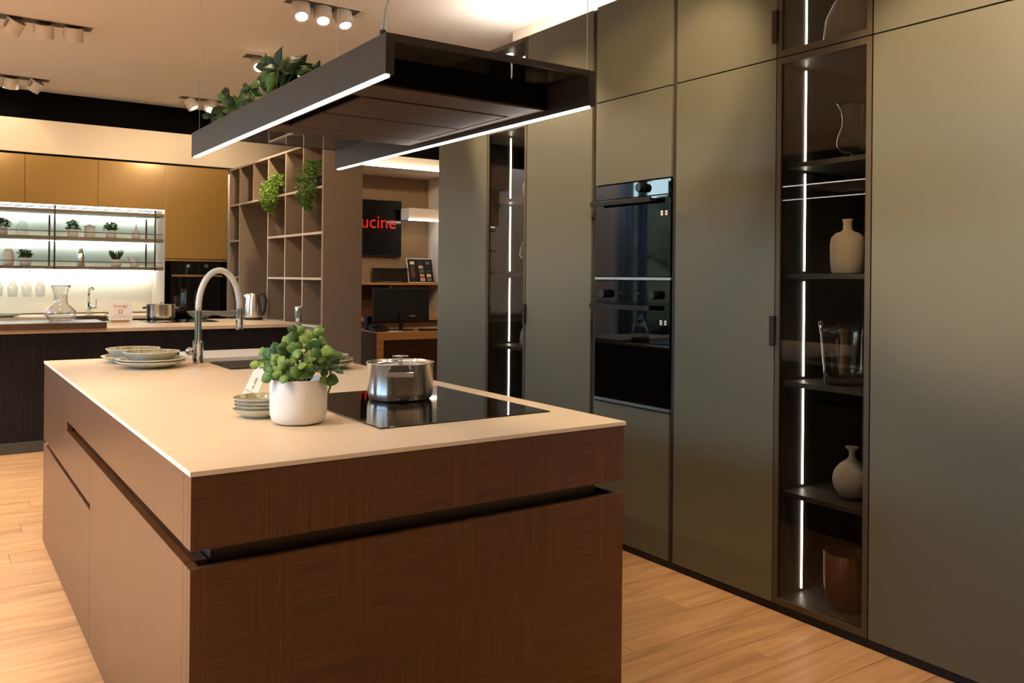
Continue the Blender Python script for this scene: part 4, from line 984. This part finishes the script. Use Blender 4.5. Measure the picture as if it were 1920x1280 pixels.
t = lthing('oil_jug', 'small pale oil jug with long spout on the lower lit shelf', 'jug', atx(253), 9.72, ZB, [(0,0),(0.038,0),(0.040,0.01),(0.036,0.05),(0.024,0.075),(0.012,0.088),(0.022,0.104),(0.0,0.110)], M_grey)
obj('spout', tube([(-0.03,0,0.03),(-0.055,0,0.07),(-0.072,0,0.112)], [0.009,0.007,0.005], 8), M_grey, t, smooth=True, world=False)
obj('handle', tube([(0.030,0,0.06),(0.058,0,0.058),(0.062,0,0.03),(0.036,0,0.012)], 0.004, 8), M_grey, t, smooth=True, world=False)

# ================================================================== BOOKSHELF (open partition)
BX0, BX1 = 2.748, 3.103
bk = thing('open_bookcase', 'tall taupe open bookcase standing between rear kitchen and office', 'bookcase', (2.92, 8.2, 0))
ZL = [0.94, 1.350, 1.742, 2.130]; ZTOP = 2.525
obj('end_panel', bx(BX0, BX1, 6.812, 6.848, 0, ZTOP), M_shelf, bk)
VY = [7.29, 7.74, 8.228, 8.69, 9.15, 9.50]
def board(name, x0, x1, y0, y1, z0, z1):
    o = obj(name, bx(x0+0.0012, x1, y0, y1, z0, z1), M_shelf, bk)
    obj('edge_strip', bx(x0, x0+0.001, y0, y1, z0, z1), M_shelfedge, o)
    return o
th = 0.02
board('upright', BX0, BX1-0.01, 7.29-th/2, 7.29+th/2, 0.94, ZTOP-th); board('upright', BX0, BX1-0.01, 7.74-th/2, 7.74+th/2, 0.94, ZTOP-th)
board('upright', BX0, BX1-0.01, 8.228-th/2, 8.228+th/2, 0.94, ZTOP-th)
board('upright', BX0, BX1-0.01, 8.69-th/2, 8.69+th/2, 2.13, ZTOP-th)
board('upright', BX0, BX1-0.01, 9.15-th/2, 9.15+th/2, 0.94, ZTOP-th)
board('upright', BX0, BX1-0.01, 9.495, 9.515, 0.0, ZTOP-th)
board('top_board', BX0, BX1-0.01, 6.849, 9.515, ZTOP-th+0.0005, ZTOP)
def row_shelf(z, ys, y0=6.849):
    for a, b in zip([y0]+[y+th/2 for y in ys[:-1]], [y-th/2 for y in ys]): board('shelf', BX0, BX1-0.01, a, b, z-th, z)
row_shelf(2.13, [7.29, 7.74, 8.228]); board('shelf', BX0, BX1-0.01, 8.238, 9.14, 2.11, 2.13); board('shelf', BX0, BX1-0.01, 9.16, 9.495, 2.11, 2.13)
for z in (1.742, 1.350):
    row_shelf(z, [7.29, 7.74, 8.228]); board('shelf', BX0, BX1-0.01, 9.16, 9.495, z-th, z)
board('shelf', BX0, BX1-0.01, 6.849, 9.495, 0.92, 0.9395)
obj('back_panel', bx(BX1-0.009, BX1, 6.849, 9.515, 0, ZTOP), M_shelf, bk)
obj('side_board', bx(BX0+0.02, BX0+0.04, 6.849, 7.40, 0, 0.919), M_shelf, bk)
# things on it
def bush(y, label, seed, M, len_, sx, top):
    t = thing('hanging_plant', label, 'plant', (BX0+0.10, y, 2.1305))
    obj('pot', lathe([(0,0),(0.05,0),(0.062,0.02),(0.066,0.10),(0.06,0.10),(0,0.09)], 24), M_blackmat, t, smooth=True, world=False)
    def shp(u, rn):
        a = rn.uniform(0,1); z = top-(top+len_)*a**0.9
        bulge = math.sin(pi*min(1,0.12+a*0.86))**0.6
        return Vector((-0.13-0.05*math.sin(pi*a)+rn.uniform(-0.06,0.07)*bulge + (0.10 if z > 0.09 else 0)*rn.random(), rn.uniform(-sx,sx)*bulge+0.03*math.sin(9*a), z))
    foliage(t, 2300, 0.1, 0.1, 0.1, M, 0.0125, 0.3, seed, shp)
bush(7.06, 'bushy dark green trailing plant in the top right bay of the bookcase', 21, M_leaffar, 0.20, 0.13, 0.24)
bush(8.02, 'light green trailing plant in the upper bay of the bookcase, left of the other', 22, M_leafbright, 0.17, 0.13, 0.20)
lthing('round_vase', 'white round vase edge on a middle bookcase shelf behind an upright', 'vase', BX0+0.12, 7.375, 1.7425, [(0,0),(0.03,0),(0.055,0.04),(0.06,0.08),(0.045,0.13),(0.02,0.15),(0,0.15)], M_ceram)
lthing('small_bottle', 'small white bottle at the near end of a middle bookcase shelf', 'bottle', BX0+0.06, 6.895, 1.7425, [(0,0),(0.026,0),(0.026,0.09),(0.012,0.105),(0.012,0.125),(0,0.125)], M_ceram)
t = lthing('slim_vase', 'slim white vase with a purple flower in the bookcase', 'vase', BX0+0.08, 7.335, 1.3505, [(0,0),(0.022,0),(0.024,0.02),(0.014,0.12),(0.016,0.13),(0,0.13)], M_ceram)
fl_ = tube([(0,0,0.12),(0.0,0.03,0.18),(0.0,0.07,0.23)], 0.003, 6); obj('stem', fl_, M_stem, t, world=False)
obj('flower', tube([(0,0.045,0.20),(0,0.062,0.225),(0,0.085,0.255),(0,0.10,0.275)], [0.005,0.014,0.012,0.003], 8), M_purple, t, smooth=True, world=False)
lthing('tall_vase', 'tall white rounded vase on the lowest visible bookcase shelf', 'vase', BX0+0.10, 7.83, 0.9402, [(0,0),(0.03,0),(0.05,0.05),(0.052,0.12),(0.035,0.19),(0.03,0.22),(0,0.22)], M_ceram)
lthing('copper_bottle', 'copper-coloured bottle on the lowest visible bookcase shelf', 'bottle', BX0+0.07, 7.345, 0.9402, [(0,0),(0.035,0),(0.038,0.02),(0.035,0.11),(0.014,0.15),(0.014,0.19),(0,0.19)], M_plug)
lthing('glass_jar', 'small glass jar at the near end of the lowest bookcase shelf', 'jar', BX0+0.06, 6.90, 0.9402, [(0,0),(0.034,0),(0.036,0.01),(0.036,0.11),(0.03,0.13),(0,0.13)], M_ceram)

# ================================================================== OFFICE
tv = thing('television', 'black wall screen showing red lettering in the office', 'television', (4.75, 10.45, 1.64))
obj('housing', bx(4.10, 5.335, 10.44, 10.495, 1.637, 2.39), M_blackmat, tv)
obj('screen', bx(4.11, 5.325, 10.437, 10.4395, 1.65, 2.38), M_screen, tv)
lt = text('cucine', 0.245, M_red, tv, frame_mtx((4.937, 10.435, 2.085), (1,0,0), (0,0,1)), ext=0.001)
hu = thing('office_hutch', 'brown open sideboard along the office back wall', 'sideboard', (4.9, 10.3, 0))
obj('top_board', bx(3.6, 5.775, 10.12, 10.495, 1.255, 1.285), M_desk, hu)
obj('back_panel', bx(3.6, 5.775, 10.47, 10.495, 0, 1.254), M_brown, hu)
obj('side_panel', bx(3.6, 3.63, 10.13, 10.469, 0, 1.254), M_brown, hu)
obj('middle_panel', bx(5.02, 5.05, 10.13, 10.469, 0.82, 1.254), M_brown, hu)
obj('counter_board', bx(3.631, 5.775, 10.0, 10.469, 0.79, 0.819), M_desk, hu)
obj('lower_panel', bx(3.631, 5.775, 10.04, 10.06, 0, 0.789), M_brown, hu)
def sb(x0, x1, h=0.33):
    t = thing('sample_board', 'black board of small colour samples leaning on the office sideboard', 'sample board', ((x0+x1)/2, 10.30, 1.2855), 0)
    fm = frame_mtx(Vector((0,-0.06,0)), (1,0,0), (0,0.25,1)); w = (x1-x0)/2
    bm = bmesh.new(); box(bm, -w, w, 0, h, -0.008, 0); bm.transform(fm); obj('board', bm, M_blackmat, t, world=False)
    bm = bmesh.new()
    for a in ((-w-0.008,-w,0,h+0.008),(-w,w,h,h+0.008),(-w,w,-0.0,0.006)): box(bm, a[0],a[1],a[2],a[3],-0.010,0.002)
    bm.transform(fm); obj('frame', bm, M_paper, t, world=False)
    tl = [(-0.75,0.83,(225,205,190)),(0.02,0.83,(50,46,38)),(0.72,0.83,(120,100,85)),(0.05,0.66,(200,165,130)),(0.72,0.66,(40,36,30)),(0.08,0.48,(105,92,78)),(0.74,0.48,(62,50,42)),
          (0.10,0.30,(200,150,70)),(0.74,0.30,(230,205,180)),(0.12,0.13,(225,200,195)),(0.76,0.13,(130,115,92))]
    for i, (u, v, c) in enumerate(tl):
        bm = bmesh.new(); box(bm, u*w*0.85-0.032, u*w*0.85+0.032, v*h-0.02, v*h+0.02, 0, 0.004); bm.transform(fm)
        s = obj('sample_tile', bm, mat('sample_%d' % i, c, 0.5), t, world=False)
        if i == 9:
            bm = bmesh.new(); box(bm, u*w*0.85-0.02, u*w*0.85+0.02, v*h-0.009, v*h+0.009, 0.004, 0.0045); bm.transform(fm); obj('print_mark', bm, M_red, s, world=False)
    bm = bmesh.new(); box(bm, -0.75*w*0.85-0.03, -0.75*w*0.85+0.03, 0.22*h, 0.72*h, 0, 0.004); bm.transform(fm); obj('sample_tile', bm, mat('sample_brown', (90,55,40), 0.5), t, world=False)
sb(5.36, 5.74)
t = thing('storage_box', 'dark brown lidded box on the office sideboard', 'box', (5.1, 10.32, 1.2855))
obj('box_body', bx(4.90, 5.32, 10.22, 10.42, 1.2857, 1.46), M_bronzedark, t); obj('box_lid', bx(4.885, 5.335, 10.205, 10.435, 1.461, 1.475), M_blackmat, t)
t = thing('folder_stack', 'thin dark folders lying in front of the storage box', 'folders', (5.0, 10.17, 1.2855))
obj('folder', bx(4.80, 5.22, 10.13, 10.19, 1.2857, 1.293), M_blackmat, t); obj('folder', bx(4.86, 5.2, 10.135, 10.185, 1.2935, 1.299), M_alu, t)
ds = thing('office_desk', 'light oak desk with thick square frame in the office', 'desk', (4.8, 8.95, 0))
obj('desktop', bx(4.104, 5.60, 8.60, 9.40, 0.655, 0.74), M_desk, ds, bevel=0.001)
obj('leg_panel', bx(4.106, 4.19, 8.602, 9.398, 0, 0.6545), M_desk, ds)
obj('side_cover', bx(4.100, 4.1038, 8.604, 9.396, 0, 0.738), M_deskdark, ds)
obj('leg_panel', bx(5.5, 5.596, 8.602, 9.398, 0, 0.6545), M_desk, ds)
obj('modesty_panel', bx(4.191, 5.499, 8.86, 8.88, 0.02, 0.6545), M_brown, ds)
mo = thing('monitor', 'large black computer monitor seen from behind on the office desk', 'monitor', (4.60, 8.98, 0.74))
obj('screen_back', bx(4.215, 4.945, 8.93, 8.965, 0.845, 1.232), M_blackmat, mo, bevel=0.004)
obj('stand', bx(4.54, 4.585, 8.90, 8.928, 0.752, 0.93), M_blackmat, mo)
obj('foot', bx(4.44, 4.68, 8.80, 8.98, 0.7405, 0.751), M_blackmat, mo, bevel=0.002)
obj('port_label', bx(4.68, 4.76, 8.928, 8.9295, 0.895, 0.915), M_greyprint, mo)
t = thing('telephone', 'black desk phone at the left end of the office desk', 'telephone', (4.25, 8.85, 0.74))
obj('base', prism([(8.75,0.7405),(8.93,0.7405),(8.93,0.81),(8.75,0.765)], 'x', 4.16, 4.34), M_blackmat, t, bevel=0.003)
obj('handset', bx(4.165, 4.205, 8.76, 8.92, 0.80, 0.825), M_blackmetal, t, bevel=0.004)
tag(obj('paper_sheet', bx(4.30, 4.46, 8.66, 8.78, 0.7405, 0.745), M_paper), 'white paper sheets on the near edge of the office desk', 'paper')
tag(obj('keyboard', bx(4.72, 5.1, 8.68, 8.80, 0.7405, 0.758), M_blackmat, bevel=0.002), 'black keyboard on the right of the office desk', 'keyboard')
t = thing('desk_speaker', 'small black upright speaker left of the monitor', 'speaker', (4.24, 9.12, 0.74))
obj('cabinet', bx(4.205, 4.285, 9.07, 9.16, 0.7405, 0.90), M_blackmat, t, bevel=0.002)
t = thing('card_box', 'grey-brown carton with white label on the office sideboard counter', 'box', (5.5, 10.2, 0.82))
obj('carton', bx(5.36, 5.60, 10.10, 10.30, 0.8195, 0.98), M_grey, t); obj('label', bx(5.40, 5.50, 10.0985, 10.0998, 0.90, 0.94), M_paper, t)
# office light bars
t = thing('light_bar', 'long white light strip under the office ceiling edge', 'light', (4.3, 9.59, 2.70))
obj('led_strip', bx(3.3, 5.775, 9.575, 9.598, 2.722, 2.736), M_led, t)
t = thing('wall_light', 'white boxed light bar on the office wall beside the screen', 'light', (5.6, 10.2, 2.1))
obj('housing', bx(5.28, 5.775, 10.12, 10.35, 2.13, 2.28), M_white, t); obj('led_strip', bx(5.285, 5.775, 10.11, 10.14, 2.115, 2.129), M_led, t)

# ================================================================== CEILING SPOTS
def can_mesh():
    a = lathe([(0.040,0.0),(0.062,0.0),(0.062,0.10),(0.059,0.10),(0.059,0.088),(0,0.088)], 32)
    return a
def spots(x, y, label, aims, n=3, step=0.19):
    t = thing('ceiling_spotlight', label, 'ceiling light', (x, y, CZ))
    w = n*step/2+0.03
    fr = bmesh.new()
    for a in ((-w,w,-0.075,-0.068),(-w,w,0.068,0.075),(-w,-w+0.007,-0.068,0.068),(w-0.007,w,-0.068,0.068)): box(fr, x+a[0], x+a[1], y+a[2], y+a[3], CZ-0.004, CZ)
    obj('frame', fr, M_whitespot, t)
    obj('recess', bx(x-w+0.007, x+w-0.007, y-0.068, y+0.068, CZ-0.002, CZ-0.0002), mat('recess_shade_grey', (96,88,76), 0.7), t)  # flat plate, its dark grey standing in for the shade of a recess
    for k in range(n):
        cx = x+(k-(n-1)/2)*step; d = Vector(aims[k]).normalized()
        c = obj('spot_can', can_mesh(), M_whitespot, t, smooth=True, world=False)
        c.modifiers.new('e', 'EDGE_SPLIT')
        q = (-d).to_track_quat('Z', 'Y'); c.rotation_mode = 'QUATERNION'; c.rotation_quaternion = q
        piv = Vector((cx-x, 0, -0.060)); c.location = piv + d*0.050
        ln = obj('lens', lathe([(0,0.010),(0.039,0.010),(0.039,0.012),(0,0.012)], 24, (0,0,-0.003)), M_lamp, c, world=False)
        bk_ = obj('bracket', bx(-0.067,-0.063,-0.01,0.01,0.03,0.085), M_alu, c, world=False)
spots(0.678, 6.93, 'ceiling spot row nearest the upper left corner of the picture', [(-0.5,0.6,-1),(0.1,0.5,-1),(0.05,0.3,-1)])
spots(0.62, 9.02, 'ceiling spot row at the far left, just before the black band', [(0,0.4,-1),(0,0.4,-1),(-0.6,0.5,-1)])
spots(2.40, 9.0, 'ceiling spot row just before the black band, behind the hood wire', [(0.5,-0.3,-1),(-0.3,-0.5,-1),(0,0.4,-1)])
spots(2.43, 6.97, 'ceiling spot row above the hood plants', [(-0.3,-1.0,-1),(0.5,0.4,-1),(0,0.3,-1)])
spots(2.16, 5.40, 'ceiling spot row cut by the top edge of the picture', [(-0.1,-0.55,-1),(-0.1,-0.5,-1),(0.1,-0.4,-1)], 3, 0.15)
o = obj('ceiling_speaker', lathe([(0,-0.004),(0.10,-0.004),(0.112,0),(0,0)], 40, (0.847, 8.246, CZ)), M_ceiling, smooth=False)
tag(o, 'round flat white loudspeaker grille in the ceiling', 'speaker')
